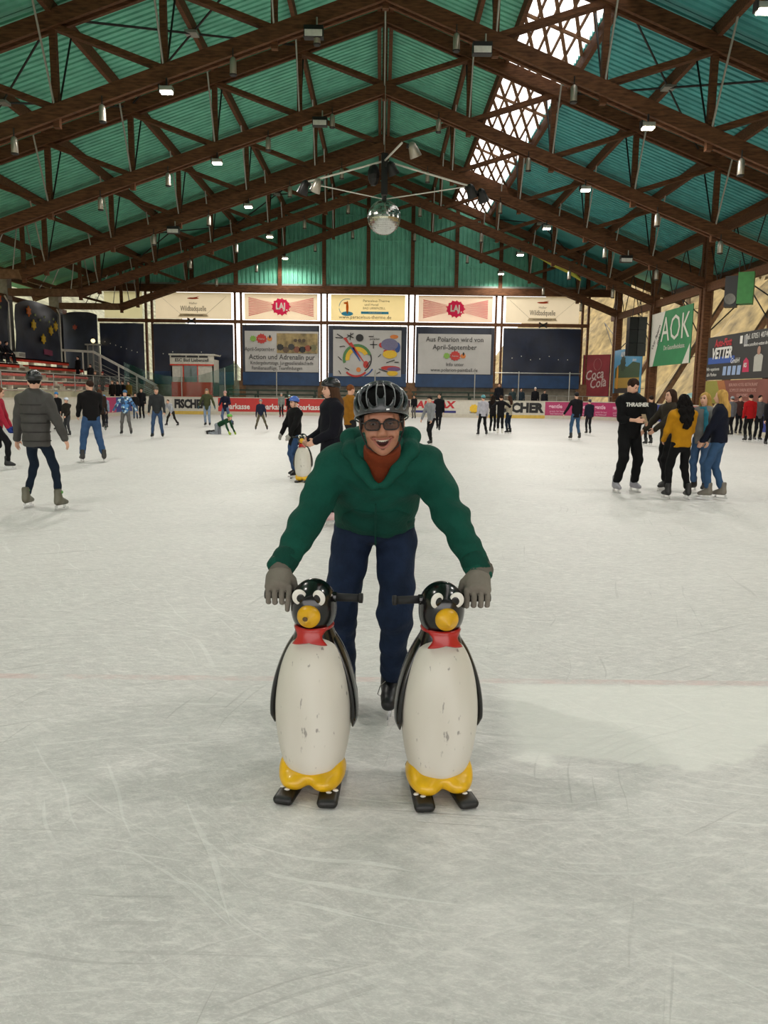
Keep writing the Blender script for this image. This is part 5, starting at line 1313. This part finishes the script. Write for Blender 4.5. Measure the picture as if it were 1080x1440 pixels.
    M(MB().tube([HP(-.008, .1085, .011), HP(0, .112, .013), HP(.008, .1085, .011)], .0028, 6), 'bridge', GF, gl)
    # helmet
    hr_ = V((.108, .142, .102)); hcn = (0, -.008, .062)
    f = Field().ell(HP(*hcn), hr_*S, Rh, k=.01).ell(HP(*hcn), (hr_-.013)*S, Rh, k=.002, sub=True)
    def dome(az, el, k=1.0):
        return HP(hcn[0]+hr_[0]*k*math.sin(az)*math.cos(el), hcn[1]+hr_[1]*k*math.cos(az)*math.cos(el), hcn[2]+hr_[2]*k*math.sin(el))
    D2 = math.radians
    vents = [(0, 34, 0, 82, .013, .020), (15, 16, 40, 70, .012, .023), (-15, 16, -40, 70, .012, .023), (33, 9, 66, 56, .012, .020), (-33, 9, -66, 56, .012, .020), (55, 4, 92, 42, .011, .016), (-55, 4, -92, 42, .011, .016), (88, 2, 118, 34, .010, .014), (-88, 2, -118, 34, .010, .014), (150, 10, 140, 50, .01, .013), (-150, 10, -140, 50, .01, .013), (180, 15, 180, 60, .01, .014)]
    for a0, l0, a1, l1, ra, rb in vents:
        prev = dome(D2(a0), D2(l0))
        for t in (.25, .5, .75, 1.0):
            cur = dome(D2(a0+(a1-a0)*t), D2(l0+(l1-l0)*t)); w_ = .6+.8*math.sin(PI*min(1, t*.9)); f.cap(prev, cur, ra*w_, rb*w_*.8, k=.003, sub=True); prev = cur
    f.plane(HP(0, .135, .062), Rh @ V((0, .30, -1.0)))
    hel = sdf_obj('helmet', f, .0038, mat('helmet_shell', '#303336', .32, var=.3, scale=10, coat=.2), root, it=1)
    f = Field().ell(HP(*hcn), (hr_-.021)*S, Rh, k=.01).plane(HP(0, .135, .066), Rh @ V((0, .30, -1.0))); sdf_obj('liner', f, .007, mat('helmet_liner', '#070707', .9, var=.1, spec=.1), hel)
    rim = [HP(hcn[0]+.1035*math.sin(t), hcn[1]+.1365*math.cos(t), hcn[2]+(.064-hcn[2])+.30*(hcn[1]+.139*math.cos(t)-.135)) for t in np.linspace(-PI, PI, 41)]
    M(MB().tube(rim, .0035, 8), 'rim', mat('helmet_grey', '#6a6d70', .3, coat=.4), hel)
    for az in (-8, 8, 27, -27, 47, -47, 72, -72):
        M(MB().tube([dome(D2(az*(1+.75*t)), D2(10+56*t-abs(az)*.18*t), 1.003) for t in np.linspace(0, 1, 9)], [.0015]+[.0024]*7+[.0015], 6), 'rib_edge', mat('helmet_grey', '#6a6d70', .3, coat=.4), hel)
    MB().beam(HP(-.03, .134, .068), HP(-.019, .137, .068), .004, .006).obj('badge', mat('badge_white', '#e8e8e8', .4), hel)
    for q in (-1, 1):
        M(MB().tube([HP(q*.085, .02, .055), HP(q*.081, .02, -.03), HP(q*.06, .035, -.085), HP(0, .05, -.122)], .0035, 6), 'chin_strap', RUB, hel); M(MB().tube([HP(q*.085, -.06, .05), HP(q*.082, .018, -.025)], .0035, 6), 'chin_strap', RUB, hel)
    # undershirt collar
    f = Field().cap(W(-.005, 3.28, 1.27), HP(0, -.01, -.10), .088, .074, k=.02).cap(W(-.005, 3.22, 1.22), W(-.005, 3.19, 1.26), .06, .055, k=.03).cap(W(-.005, 3.28, 1.25), HP(0, .0, -.03), .066, .064, k=.004, sub=True).plane(HP(0, -.005, -.088), Rh @ V((0, .45, 1.0)))
    sdf_obj('undershirt', f, .006, cloth('#84391b'), root)
    # hoodie
    f = Field(); f.cap(W0-ax*.04, Cc, .183, .198, k=.05, n=n, fl=.72).cap(shL+(.03, 0, 0), shR-(.03, 0, 0), .075, k=.06).ell(W(-.02, 3.45, 1.04), (.172, .11, .10), k=.05)
    f.plane(W(0, 3.5, .938), (0, 0, -1.0))
    for a, b, c in ((shL, eL, wL), (shR, eR, wR)): f.cap(a, b, .080, .068, k=.05).cap(b, c, .067, .049, k=.03)
    f.cap(W(-.005, 3.16, 1.20), HP(0, .0, -.03), .05, .085, k=.02, sub=True); f.ell(W(-.005, 3.13, 1.27), (.06, .09, .08), k=.02, sub=True)
    NZ = [(.0036, 11, 9, 52, .4), (.0028, 19, 23, 37, 1.9), (.0032, 31, 17, 80, 3.1)]
    hd = sdf_obj('hoodie', f, .0085, HG, root, NZ)
    f = Field().cap(W0-ax*.03, Cc, .185, .2, k=.05, n=n, fl=.725).ell(W(-.02, 3.45, 1.04), (.174, .112, .102), k=.05).plane(W(0, 3.5, .932), (0, 0, -1.0)).plane(W(0, 3.5, .985), (0, 0, 1.0))
    sdf_obj('hem_band', f, .009, HG2, hd)
    pts = [(-.03, 3.125, 1.185), (-.085, 3.15, 1.255), (-.135, 3.205, 1.32), (-.14, 3.29, 1.36), (-.085, 3.37, 1.375), (0, 3.395, 1.375), (.085, 3.37, 1.38), (.14, 3.29, 1.37), (.135, 3.205, 1.33), (.08, 3.15, 1.26), (.02, 3.125, 1.19)]
    pts = [(x*.9, y, z-.008) for x, y, z in pts]
    rd = [.018, .026, .034, .040, .042, .044, .042, .040, .034, .026, .018]
    f = Field()
    for a, b, ra, rb in zip(pts[:-1], pts[1:], rd[:-1], rd[1:]): f.cap(W(*a), W(*b), ra, rb, k=.03)
    f.ell(W(0, 3.42, 1.32), (.12, .07, .075), k=.04)
    sdf_obj('hood', f, .0085, HG, hd, [(.004, 23, 19, 40, .9)])
    # pouch pocket, zip and print
    Rp = np.stack([V((1.0, 0, 0)), ax, n], 1); Mc = W(-.018, 3.43, 1.083)
    f = Field().cap(W0, Cc, .191, .206, k=.05, n=n, fl=.735).ell(W(-.02, 3.45, 1.04), (.18, .118, .108), k=.05)
    f.plane(Mc+ax*.075, ax).plane(Mc-ax*.105, -ax).plane(Mc-n*.02, n)
    for q in (-1, 1): f.plane(Mc+V((q*.145, 0, 0)), V((q*1.0, 0, 0))).plane(Mc+V((q*.105, 0, 0))+ax*.06, V((q*1.0, 0, 0))+ax*.75)
    sdf_obj('pouch_pocket', f, .008, HG2, hd, NZ)
    M(MB().tube([Mc-n*(.158-.0)+ax*t-n*.004*(1-abs(t)*3) for t in np.linspace(-.14, .17, 12)], .004, 6), 'zip', HG2, hd)
    for q, pts2 in ((-1, ((-.075, 3.118, 1.20), (-.07, 3.125, 1.12))), (1, ((.055, 3.118, 1.205), (.05, 3.125, 1.14)))): pass
    for a, b in ((eL, wL), (eR, wR)):
        d = (b-a)/np.linalg.norm(b-a); f = Field().cap(b-d*.05, b+d*.004, .056, .051, k=.01); f.plane(b+d*.012, d); f.plane(b-d*.075, -d); sdf_obj('cuff', f, .007, HG2, hd)
    # jeans
    f = Field().ell(W(-.024, 3.58, .935), (.178, .145, .085), k=.04)
    for a, b, c, e in ((hL, kL, aL, -1), (hR, kR, aR, 1)):
        d = (c-b)/np.linalg.norm(c-b); f.cap(a, b, .098, .078, k=.02).cap(b, c-d*.035, .074, .058, k=.04)
    f.plane(W(0, 3.58, 1.0), (0, 0, 1)); f.plane(W(0, 0, .155), (0, 0, -1))
    sdf_obj('jeans', f, .0085, cloth('#1f2e48', .4), root, [(.0035, 13, 11, 38, 1.4), (.003, 27, 21, 30, .3), (.0025, 9, 31, 70, 2.0)])
    # skates
    f = Field().cap((0, -.02, .14), (0, -.015, -.02), .056, .05, k=.03).cap((0, -.04, -.05), (0, .14, -.062), .044, .036, k=.035).cap((0, -.02, .0), (0, .09, -.04), .047, .036, k=.03).plane((0, 0, -.092), (0, 0, -1))
    bmesh_ = sdf_mesh('skate', f.build(.008), mat('man_boot', '#17161a', .45, var=.3)); _, bl = skate_mesh('black', '#141414')
    for a, yw in ((aL, PI+.25), (aR, PI-.12)):
        o = mesh_obj('skate', bmesh_, None, root, tuple(a-V((0, 0, .005)))); o.rotation_euler = (0, 0, yw); mesh_obj('blade', bl, None, o)
        for k in range(5): MB().tube([(-.02, .045+.018*k, .012-.013*k), (.02, .052+.018*k, .008-.013*k)], .0028, 6).obj('lace', mat('lace', '#8f8c84', .8), o)
        MB().tube([(.02, .05, .02), (.05, .055, -.01), (.062, .06, -.05), (.048, .06, -.06), (.03, .06, -.02)], .0025, 6).obj('lace_loop', mat('lace', '#8f8c84', .8), o, smooth=True)
    # gloves closed round the outer grips
    GLV = cloth('#8a8378', .12); GLV2 = cloth('#756f66', .12)
    for g, sd, wr in ((gL, -1, wL), (gR, 1, wR)):
        c0 = g-O; P = lambda a, b, c: c0+V((sd*a, b, c))          # a: outboard, b: away from the camera, c: up
        f = Field(); el_ = wr; kn = P(.004, -.026, .034)
        d = el_-kn
        f.cap(P(.0, .030, .062), P(.002, -.012, .040), .036, .034, k=.02, n=V((0, .65, .76)), fl=.62).cap(P(-.024, .028, .060), P(-.026, -.014, .036), .024, .021, k=.02).cap(P(.03, .028, .060), P(.034, -.012, .034), .022, .019, k=.02)
        f.cap(P(.0, .030, .062), el_, .038, .040, k=.03)
        for i, a in enumerate((-.042, -.0150, .012, .037)):
            z2 = (-.012, -.006, -.008, -.004)[i]; r_ = (.0112, .0114, .0112, .0102)[i]
            k0, k1, k2, k3 = P(a, -.022, .034), P(a, -.033, .006), P(a, -.028, -.020+z2*.4), P(a, -.004, -.030)
            if i == 0 and sd < 0: k2, k3 = P(a+.004, -.034, -.030), P(a+.006, -.030, -.052)
            f.cap(k0, k1, r_+.001, r_, k=.002).cap(k1, k2, r_, r_*.97, k=.002).cap(k2, k3, r_*.97, r_*.86, k=.002)
        f.cap(P(-.05, .03, .05), P(-.06, .03, .012), .016, .014, k=.015).cap(P(-.06, .03, .012), P(-.05, .012, -.026), .014, .011, k=.008)
        o = sdf_obj('glove', f, .0034, GLV, root)
        dd = (el_-P(0, .03, .062)); dd /= np.linalg.norm(dd)
        f = Field().cap(el_-dd*.030, el_+dd*.022, .0445, .050, k=.006); f.plane(el_-dd*.036, -dd); f.plane(el_+dd*.03, dd); sdf_obj('glove_cuff', f, .0055, GLV2, o)
        c = el_+V((0, -.046, -.004)); MB().prism([(c[0]-.012, c[2]), (c[0], c[2]+.009), (c[0]+.012, c[2]), (c[0], c[2]-.009)], c[1]-.004, c[1]).obj('badge', mat('badge_pink', '#8f7a78', .6), o)
        for a in (-.03, 0, .03): MB().ellipsoid(P(a, -.036, .022), (.004, .003, .004), 6, 5).obj('stitch', GLV2, o)
main_man()

# ------------------------------------------------------------------ skaters and spectators
def HT(px, yt, yf, px_t=None):
    g_ = ground(px, yf); z = at(px if px_t is None else px_t, yt, g_[1])[2]; return (z-.155)/.979
def sk(label, px, yt, yf, yaw, extra=.0, **kw):
    g_ = ground(px, yf); h = HT(px, yt, yf)+extra; d = g_[1]
    kw.setdefault('cell', .0105 if d < 13.5 else (.014 if d < 18 else .021)); kw.setdefault('face', math.cos(yaw) < .3)
    return person(label, (g_[0], g_[1]), yaw, h=h, **kw)
# left foreground
p = sk('man seen from behind in dark grey padded parka, black helmet and dark jeans', 56, 521, 716, -.18, top=mat('parka', '#3a3835', .7, var=.12, bump=.2), legs='#182536', hair='#15110e', hat='#1b1c1e', hatk='helmet', hem=.06, loose=1.3, hood=True, skate=('grey', '#5d5a4c'), fr=(.30, -.02, 0), fl=(-.22, .06, 0), hr=(.40, .10, .90), hl=(-.36, .08, .82), hyaw=.5, cuff=.06, legr=.95)
for k_ in range(5):    # quilting bands of the parka
    s_ = p['s']; c = p['Pv']+p['up']*(-.03+.115*k_)
    pts = [c+(p['rt']*math.cos(t)*.197+p['fwd']*math.sin(t)*.147)*s_*(1.0+.03*(k_ > 1)) for t in np.linspace(0, 2*PI, 25)]
    MB().tube(pts, .006, 5).obj('quilt_seam', mat('parka_seam', '#242220', .8), p['top'])
for q in (-1, 1): pass
gsk = [c for c in p['root'].children if c.name.startswith('skate')]
for o_ in gsk: MB().ellipsoid((0, .0, .085), (.058, .05, .035), 12, 8).obj('green_panel', mat('green_panel', '#4f8a3e', .6), o_)
sk('girl with long brown hair, pink top and black leggings at the left frame edge', 2, 541, 660, -1.35, top='#b3293f', legs='#161619', hair='#5a3a26', hairk='long', hem=.02, lean=.12, fr=(.1, .15, 0), fl=(-.1, -.25, 0), hr=(.18, .30, .78), hl=(-.2, .25, .8), gloves='#2a3f8a', hpitch=.25)
sk('boy in black hoodie and loose blue jeans turned to the left', 131, 534, 650, .55, top='#161415', legs='#41608a', hair='#2e1e16', hem=.02, loose=1.2, legr=1.35, hood=True, fr=(.22, -.05, 0), fl=(-.2, .08, 0), hr=(.22, .32, 1.05), hl=(-.22, .38, 1.02), hyaw=.5, skate=('greyblack', '#2c2b2a'))
sk('child in olive jacket and grey trousers with white and blue helmet', 96, 560, 616, PI-.4, top='#2b2823', legs='#3d3f42', hair='#2c1d14', hat='#b9c2cf', hatk='helmet', hr=(.12, .28, 1.0), hl=(-.12, .28, 1.0))
sk('person in black with blue hat behind the grey parka', 82, 552, 607, PI-.2, top='#17171a', legs='#1e1c22', hat='#2f6fa8', hair='#3a281c')
sk('woman with brown hair and dark brown coat gliding with one leg back', 142, 547, 610, .5, top='#2e2018', legs='#17171a', hair='#4a2e1e', hairk='long', hem=.12, lean=.15, fr=(.1, -.42, .12), fl=(-.06, .05, 0), fpitch=(-.6, 0))
sk('child with light blue cap close behind the brown coat', 148, 556, 604, .2, top='#8fa0b3', legs='#23252e', hat='#4d86b8', hair='#3a281c')
CAMO = bpy.data.materials.new('blue_camouflage'); CAMO.use_nodes = True
_nt = CAMO.node_tree; _v = _nt.nodes.new('ShaderNodeTexVoronoi'); _v.inputs['Scale'].default_value = 16; _rp = _nt.nodes.new('ShaderNodeValToRGB'); _rp.color_ramp.interpolation = 'CONSTANT'
for i_, (ps, c_) in enumerate(((0, '#1c3558'), (.35, '#3f78b0'), (.6, '#b4ccd8'), (.78, '#23496f'))):
    e_ = _rp.color_ramp.elements[i_] if i_ < 2 else _rp.color_ramp.elements.new(ps); e_.position = ps; e_.color = (*lin(c_), 1)
_tc = _nt.nodes.new('ShaderNodeTexCoord'); _nt.links.new(_tc.outputs['Object'], _v.inputs['Vector']); _sp = _nt.nodes.new('ShaderNodeSeparateColor'); _nt.links.new(_v.outputs['Color'], _sp.inputs[0]); _nt.links.new(_sp.outputs[0], _rp.inputs[0]); _nt.links.new(_rp.outputs[0], _nt.nodes['Principled BSDF'].inputs['Base Color'])
sk('child in blue camouflage jacket with arms spread and striped hat', 178, 549, 613, PI+.1, top=CAMO, legs='#6d6b69', hat='#2c5675', hair='#3a281c', hr=(.52, .05, 1.02), hl=(-.5, .05, 1.0), scarf=('#5f9a3a', 'short'), hyaw=-.4, fr=(.16, 0, 0), fl=(-.16, 0, 0))
sk('man in dark grey jumper and blue jeans skating towards the camera', 222, 544, 617, PI+.12, top='#35383a', legs='#41597c', hat='#4a4840', hair='#5a4630', fr=(.17, 0, 0), fl=(-.14, -.1, 0), lean=.1, hr=(.32, .0, .82), hl=(-.3, .1, .85))
sk('skater in black and white top bending forward near the left boards', 243, 568, 601, PI-.5, top='#b9bcc4', legs='#2c2825', hair='#3a2418', lean=.55, fr=(.25, .1, 0), fl=(-.25, -.05, 0), hr=(.3, .5, .9), hl=(-.3, .45, .85), extra=.3)
sk('dark clothed skater standing by the left boards', 200, 546, 590, PI, top='#17171c', legs='#15151a', hair='#20160f')
sk('seated looking skater in black and jeans by the blue board panel', 191, 553, 591, PI+.3, top='#1a181a', legs='#3d5674', hair='#20160f')
sk('woman in olive jacket and light jeans with arms held out', 292, 547, 600, PI, top='#4a4f34', legs='#8fa2ba', hat='#6b6459', hair='#a8875a', hairk='long', hr=(.42, .12, .98), hl=(-.42, .12, .98), gloves='#3f6a78', hem=.1)
sk('woman in navy jacket with pink hat gliding beside the olive jacket', 317, 549, 600, PI-.3, top='#1d2036', legs='#5d708f', hat='#b58a86', hair='#2c1d14', hem=.1, fr=(.1, 0, 0), fl=(-.3, -.1, 0), hr=(.2, .3, 1.1), hl=(-.2, .25, 1.2))
sk('small skater in brown by the red boards', 351, 559, 583, PI, top='#4a3a2c', legs='#2c2a2a', hair='#3a2418')
sk('child in navy jacket and olive trousers with grey helmet skating apart', 367, 561, 607, PI+.15, top='#262b42', legs='#6b6450', hat='#7b7d80', hatk='helmet', hair='#2c1d14', fr=(.2, .05, 0), fl=(-.24, 0, 0), lean=.12, hr=(.3, .1, .8), hl=(-.36, .1, .75), gloves='#1a1a1a')
sk('skater in pale grey jacket with red skates before the red boards', 396, 553, 588, 2.9, top='#8f968f', legs='#1e1b20', hat='#8a8a86', hair='#5a4630', hem=.1, skate=('red', '#8a3a48'))
sk('skater in black beside the pale grey jacket', 407, 556, 588, .3, top='#17181c', legs='#17171a', hat='#9ab4ae', hatk='helmet', hair='#20160f')
# crawling child
g_ = (*G(316, 611), -.05)
person('child in green jersey and green helmet crawling on the ice', g_, -1.9, h=1.45, cell=.018, top='#1f4a30', legs='#9aa0a8', hat='#5aa33a', hatk='helmet', hair='#6b4a2c', pelvis=(0, -.28, .38), lean=1.15, hr=(.26, .40, .09), hl=(-.20, .42, .09), fr=(.12, -.62, -.03), fl=(-.12, -.60, -.03), fpitch=(-1.3, -1.3), kneehint=(0, .4, -1), gloves='#a9c94a', hpitch=.1, loose=.95, face=True)
# behind the man
kd = sk('child in black coat and jeans with blue and white helmet pushing a penguin', 415, 559, 674, PI-.9, top='#121113', legs='#3d5a85', hat='#3f62b0', hatk='helmet', hair='#3a2418', hem=.13, loose=1.25, hr=(.18, .32, .95), hl=(-.2, .32, .95), gloves='#c9c6be', fr=(.1, -.05, 0), fl=(-.1, .05, 0))
sk('woman in long navy coat with black helmet behind the man', 466, 535, 738, PI-1.15, top='#14141f', legs='#1a1c26', hat='#15161a', hatk='helmet', hair='#4a3324', hairk='long', hem=.17, loose=1.28, hood=True, skate=('pink', '#c9a9a8'), hr=(.14, .26, 1.12), hl=(-.14, .26, 1.12))
sk('man in mustard yellow shirt partly hidden by the bike helmet', 492, 541, 652, -.9, top='#a8701e', legs='#2a2a2c', hair='#6b3f22', hr=(.3, .2, .9))
sk('small skater in dark pink and black at the white boards', 572, 558, 589, PI, top='#4a3440', legs='#141416', hair='#20160f')
sk('skater in black top and grey trousers at the white boards', 582, 556, 590, 2.7, top='#16171a', legs='#6b6862', hair='#20160f')
sk('girl in grey jumper and black striped trousers with black beanie', 606, 556, 627, 2.3, top='#9a9c9f', legs='#17171a', hat='#15120f', hair='#20160f', lean=.16, fr=(.14, -.12, 0), fl=(-.1, .12, 0), hr=(.3, .3, .85), hl=(-.25, .3, .8))
sk('man in long black coat skating behind the girl in grey', 616, 553, 608, PI-.2, top='#121318', legs='#15151a', hair='#20160f', hem=.16, fr=(.1, -.5, .1), fl=(-.05, .05, 0), fpitch=(-.6, 0), extra=-.02)
sk('child in white jumper with teal helmet beside the hugging group', 678, 556, 614, .2, top='#c3c2cc', legs='#131316', hat='#4a8a92', hatk='helmet', hair='#20160f', fr=(.16, 0, 0), fl=(-.16, 0, 0))
sk('dark haired girl in black, left in the hugging group', 692, 556, 609, -.5, top='#171417', legs='#131316', hair='#1a110c', hairk='long', hr=(.4, .25, 1.32), hl=(-.1, .35, 1.2))
sk('person in black with white skates in the middle of the hugging group', 703, 556, 612, .0, top='#151417', legs='#15151a', hair='#2c1d14', hr=(.42, .15, 1.35), hl=(-.42, .15, 1.35), skate=('white', '#c9c6be'))
sk('girl with long brown hair and cream jumper, right in the hugging group', 715, 556, 611, .7, top='#b9b09a', legs='#1f2a3d', hair='#38241a', hairk='long', hr=(.1, .35, 1.3), hl=(-.35, .25, 1.35))
sk('man in black jacket and blue jeans with arm held out', 808, 552, 619, .15, top='#15141a', legs='#3f5f80', hair='#121014', hat='#121014', hem=.06, loose=1.12, fr=(.17, 0, 0), fl=(-.15, 0, 0), hl=(-.52, .1, .92))
sk('child in navy behind the man with the outstretched arm', 827, 562, 612, .2, top='#1d1f30', legs='#1e1c22', hair='#2c1d14', hat='#3a3a4a')
# right foreground group
p = sk('young man in black hooded sweatshirt and track trousers looking at his phone', 880, 531, 692, PI+.3, extra=-.01, top='#0d0d0f', legs='#0f0f11', hair='#2b1c14', hem=.05, loose=1.3, hood=True, hr=(.10, .30, 1.20), hl=(-.12, .26, 1.16), hpitch=.5, hyaw=.35, cuff=.55, skate=('whiteblack', '#8f8d94'), fr=(.21, .02, 0), fl=(-.16, -.02, 0), legr=1.35)
c = p['C']+p['fwd']*.14-p['up']*.005
tx_ = text(p['top'], 'THRASHER', 0, 0, .085, WH, y=0, bold=.003, sx=1.0, shear=.15)
tx_.location = tuple(p['C']+p['fwd']*.162-p['up']*.02); tx_.rotation_euler = (-.1, 0, PI)
o_ = empty('phone', (0, 0, 0)); bpy.data.objects.remove(o_)
ph = MB().box(-.037, .037, -.005, .005, -.075, .075).obj('phone', mat('tan_case', '#8f7a5c', .5), None)
_R = Matrix.Rotation(p['root'].rotation_euler.z, 4, 'Z'); _w = _R @ Vector((p['wR']+p['wL'])/2)+p['root'].location
_fv = _R @ Vector((0, 1, 0)); ph.location = _w+_fv*.085+Vector((0, 0, .05)); ph.rotation_euler = (.5, 0, p['root'].rotation_euler.z)
MB().box(-.033, .033, -.0065, -.005, -.07, .07).obj('screen', mat('phone_screen', '#1b1f24', .1), ph); tag(ph, 'phone in a tan case held by the young man in black', 'phone')
sk('skater in black half hidden behind the young man with the phone', 911, 556, 627, .3, top='#121215', legs='#121215', hair='#20160f', fr=(.1, 0, 0), fl=(-.16, -.1, 0))
sk('girl with brown hair and olive parka left of the yellow shirt', 935, 547, 690, 1.9, top='#3b342a', legs='#141416', hair='#33231a', hairk='long', hem=.06, loose=1.2, hood=True, hr=(.22, .40, 1.10), hl=(-.12, .45, 1.12), fr=(.1, -.1, 0), fl=(-.1, .1, 0))
sk('girl in yellow shirt and black leggings with long dark curly hair', 953, 554, 704, .12, top='#c58a12', legs='#0e0e10', hair='#0e0a09', hairk='curly', hem=.03, loose=1.2, fr=(.15, 0, 0), fl=(-.15, .05, 0), hr=(.2, .28, 1.05), hl=(-.2, .28, 1.08), legr=1.15)
sk('blonde girl in grey with a long turquoise scarf behind the navy jacket', 982, 552, 693, 2.3, top='#7f7d7c', legs='#46648a', hair='#a58448', hairk='long', scarf=('#2f7f96', 'long'), hem=.05, hr=(.2, .25, .95), hl=(-.2, .2, .92))
sk('girl with blonde hair in navy jacket and skinny blue jeans', 1005, 548, 703, 1.05, top='#14182a', legs='#3d5c80', hair='#b08a4a', hairk='long', hem=.01, loose=1.25, skate=('tan', '#6b655b'), hr=(.15, .28, .95), hl=(-.18, .28, .95), fr=(.09, -.08, 0), fl=(-.09, .1, 0), legr=1.12)
# right edge background
sk('person in bright red jacket and black trousers seen from behind', 1051, 555, 622, .1, top='#b01418', legs='#121214', hair='#15110e', loose=1.18, hem=.04)
sk('person in grey hoodie with cap left of the red jacket', 1026, 558, 614, .3, top='#6f6f74', legs='#17171a', hat='#8a8d90', hair='#2c1d14')
sk('dark haired person in brown between grey hoodie and red jacket', 1037, 557, 612, PI, top='#4a2f2c', legs='#15151a', hair='#120d0b')
sk('bearded person in grey right of the red jacket', 1064, 556, 621, PI, top='#5c5c5f', legs='#15151a', hair='#120d0b', loose=1.08)
sk('person in dark clothes cut off by the right frame edge', 1080, 557, 628, PI, top='#1c1b1f', legs='#121214', hair='#120d0b')
# spectators
def seated(label, x, y, z, yaw, **kw):
    kw.setdefault('cell', .024)
    person(label, (x, y, z), yaw, h=1.6, pelvis=(0, -.05, .52), fr=(.11, .40, 0), fl=(-.11, .40, 0), hr=(.16, .34, .66), hl=(-.16, .34, .66), shoes=True, skate=('shoe', '#181818'), face=False, kneehint=(0, .3, 1), group='spectators on the left stand', **kw)
seated('spectator in black and white at the far left of the top bench', -21.8, 44.2, 2.95, -PI/2, top='#8f8d88', legs='#15151a', hair='#3a2418')
seated('spectator in black, second from the left on the top bench', -21.8, 45.0, 2.95, -PI/2, top='#17171a', legs='#15151a', hair='#5a4632')
seated('spectator in dark navy at the right end of the trio on the top bench', -21.8, 45.8, 2.95, -PI/2, top='#1c1d26', legs='#15151a', hair='#20160f')
def stander(label, px, yt, yf_, Y, yaw, **kw):
    b_ = at(px, yf_, Y); t_ = at(px, yt, Y); person(label, (b_[0], b_[1], max(b_[2], 0)), yaw, h=max(1.35, (t_[2]-max(b_[2], 0)-.155)/.979), cell=.026, skate=('shoe', '#181818'), face=False, group='spectators standing behind the left boards', **kw)
for i_, (px_, yt_, tp_, hr_c, tx) in enumerate(((110, 513, '#17161a', '#15110e', 'in black on the stand steps'), (127, 514, '#2c2c30', '#20160f', 'in charcoal on the stand steps'), (134, 527, '#4a4440', '#7a5a3c', 'fair haired in grey on the stand steps'), (144, 521, '#251c1c', '#3a1a16', 'in dark brown with red hat on the stand steps'), (158, 540, '#241d1a', '#6b4a30', 'in dark brown left in the standing row'), (165, 541, '#1c1c20', '#20160f', 'in black, second in the standing row'), (172, 543, '#17171a', '#3a2418', 'in black with white bib in the standing row'), (180, 545, '#8a7434', '#20160f', 'with a yellow top at the right end of the standing row'))):
    xs_, zs_ = ((-20.2, 2.05), (-19.3, 1.55), (-18.45, 1.05), (-18.5, 1.05))[i_] if i_ < 4 else (-16.9, .45)
    d_ = ray(px_, yt_); ys_ = d_[1]*xs_/d_[0]+(0 if i_ < 4 else (i_-4)*.05); hh = 1.62
    person('spectator '+tx, (xs_, ys_, zs_), PI*.82+.2*(i_ % 3), h=hh, loose=1.25, cell=.026, top=tp_, legs='#17171c', hair=hr_c, skate=('shoe', '#181818'), face=False, group='spectators behind the left boards', hat='#7a1f1a' if i_ == 3 else None, sole=.09)
for px_, yt_, tp_, tx in ((702, 539, '#1a1c24', 'in dark jacket standing on the far terrace'), (721, 546, '#3a4a4c', 'in grey green sitting on the far terrace'), (733, 546, '#2c3a44', 'in blue grey sitting on the far terrace'), (753, 545, '#1c1c20', 'with white hood sitting on the far terrace'), (766, 549, '#23272e', 'in dark coat at the right of the far terrace')):
    t_ = at(px_, yt_, 53.55); hh = (t_[2]-.3-.09)/.979
    person('spectator '+tx, (t_[0], 53.55, .3), PI, h=hh, cell=.028, sole=.09, top=tp_, legs='#17171c', hair='#2c1d14', hat='#c9c6c0' if 'white hood' in tx else None, skate=('shoe', '#181818'), face=False, group='spectators on the far terrace')
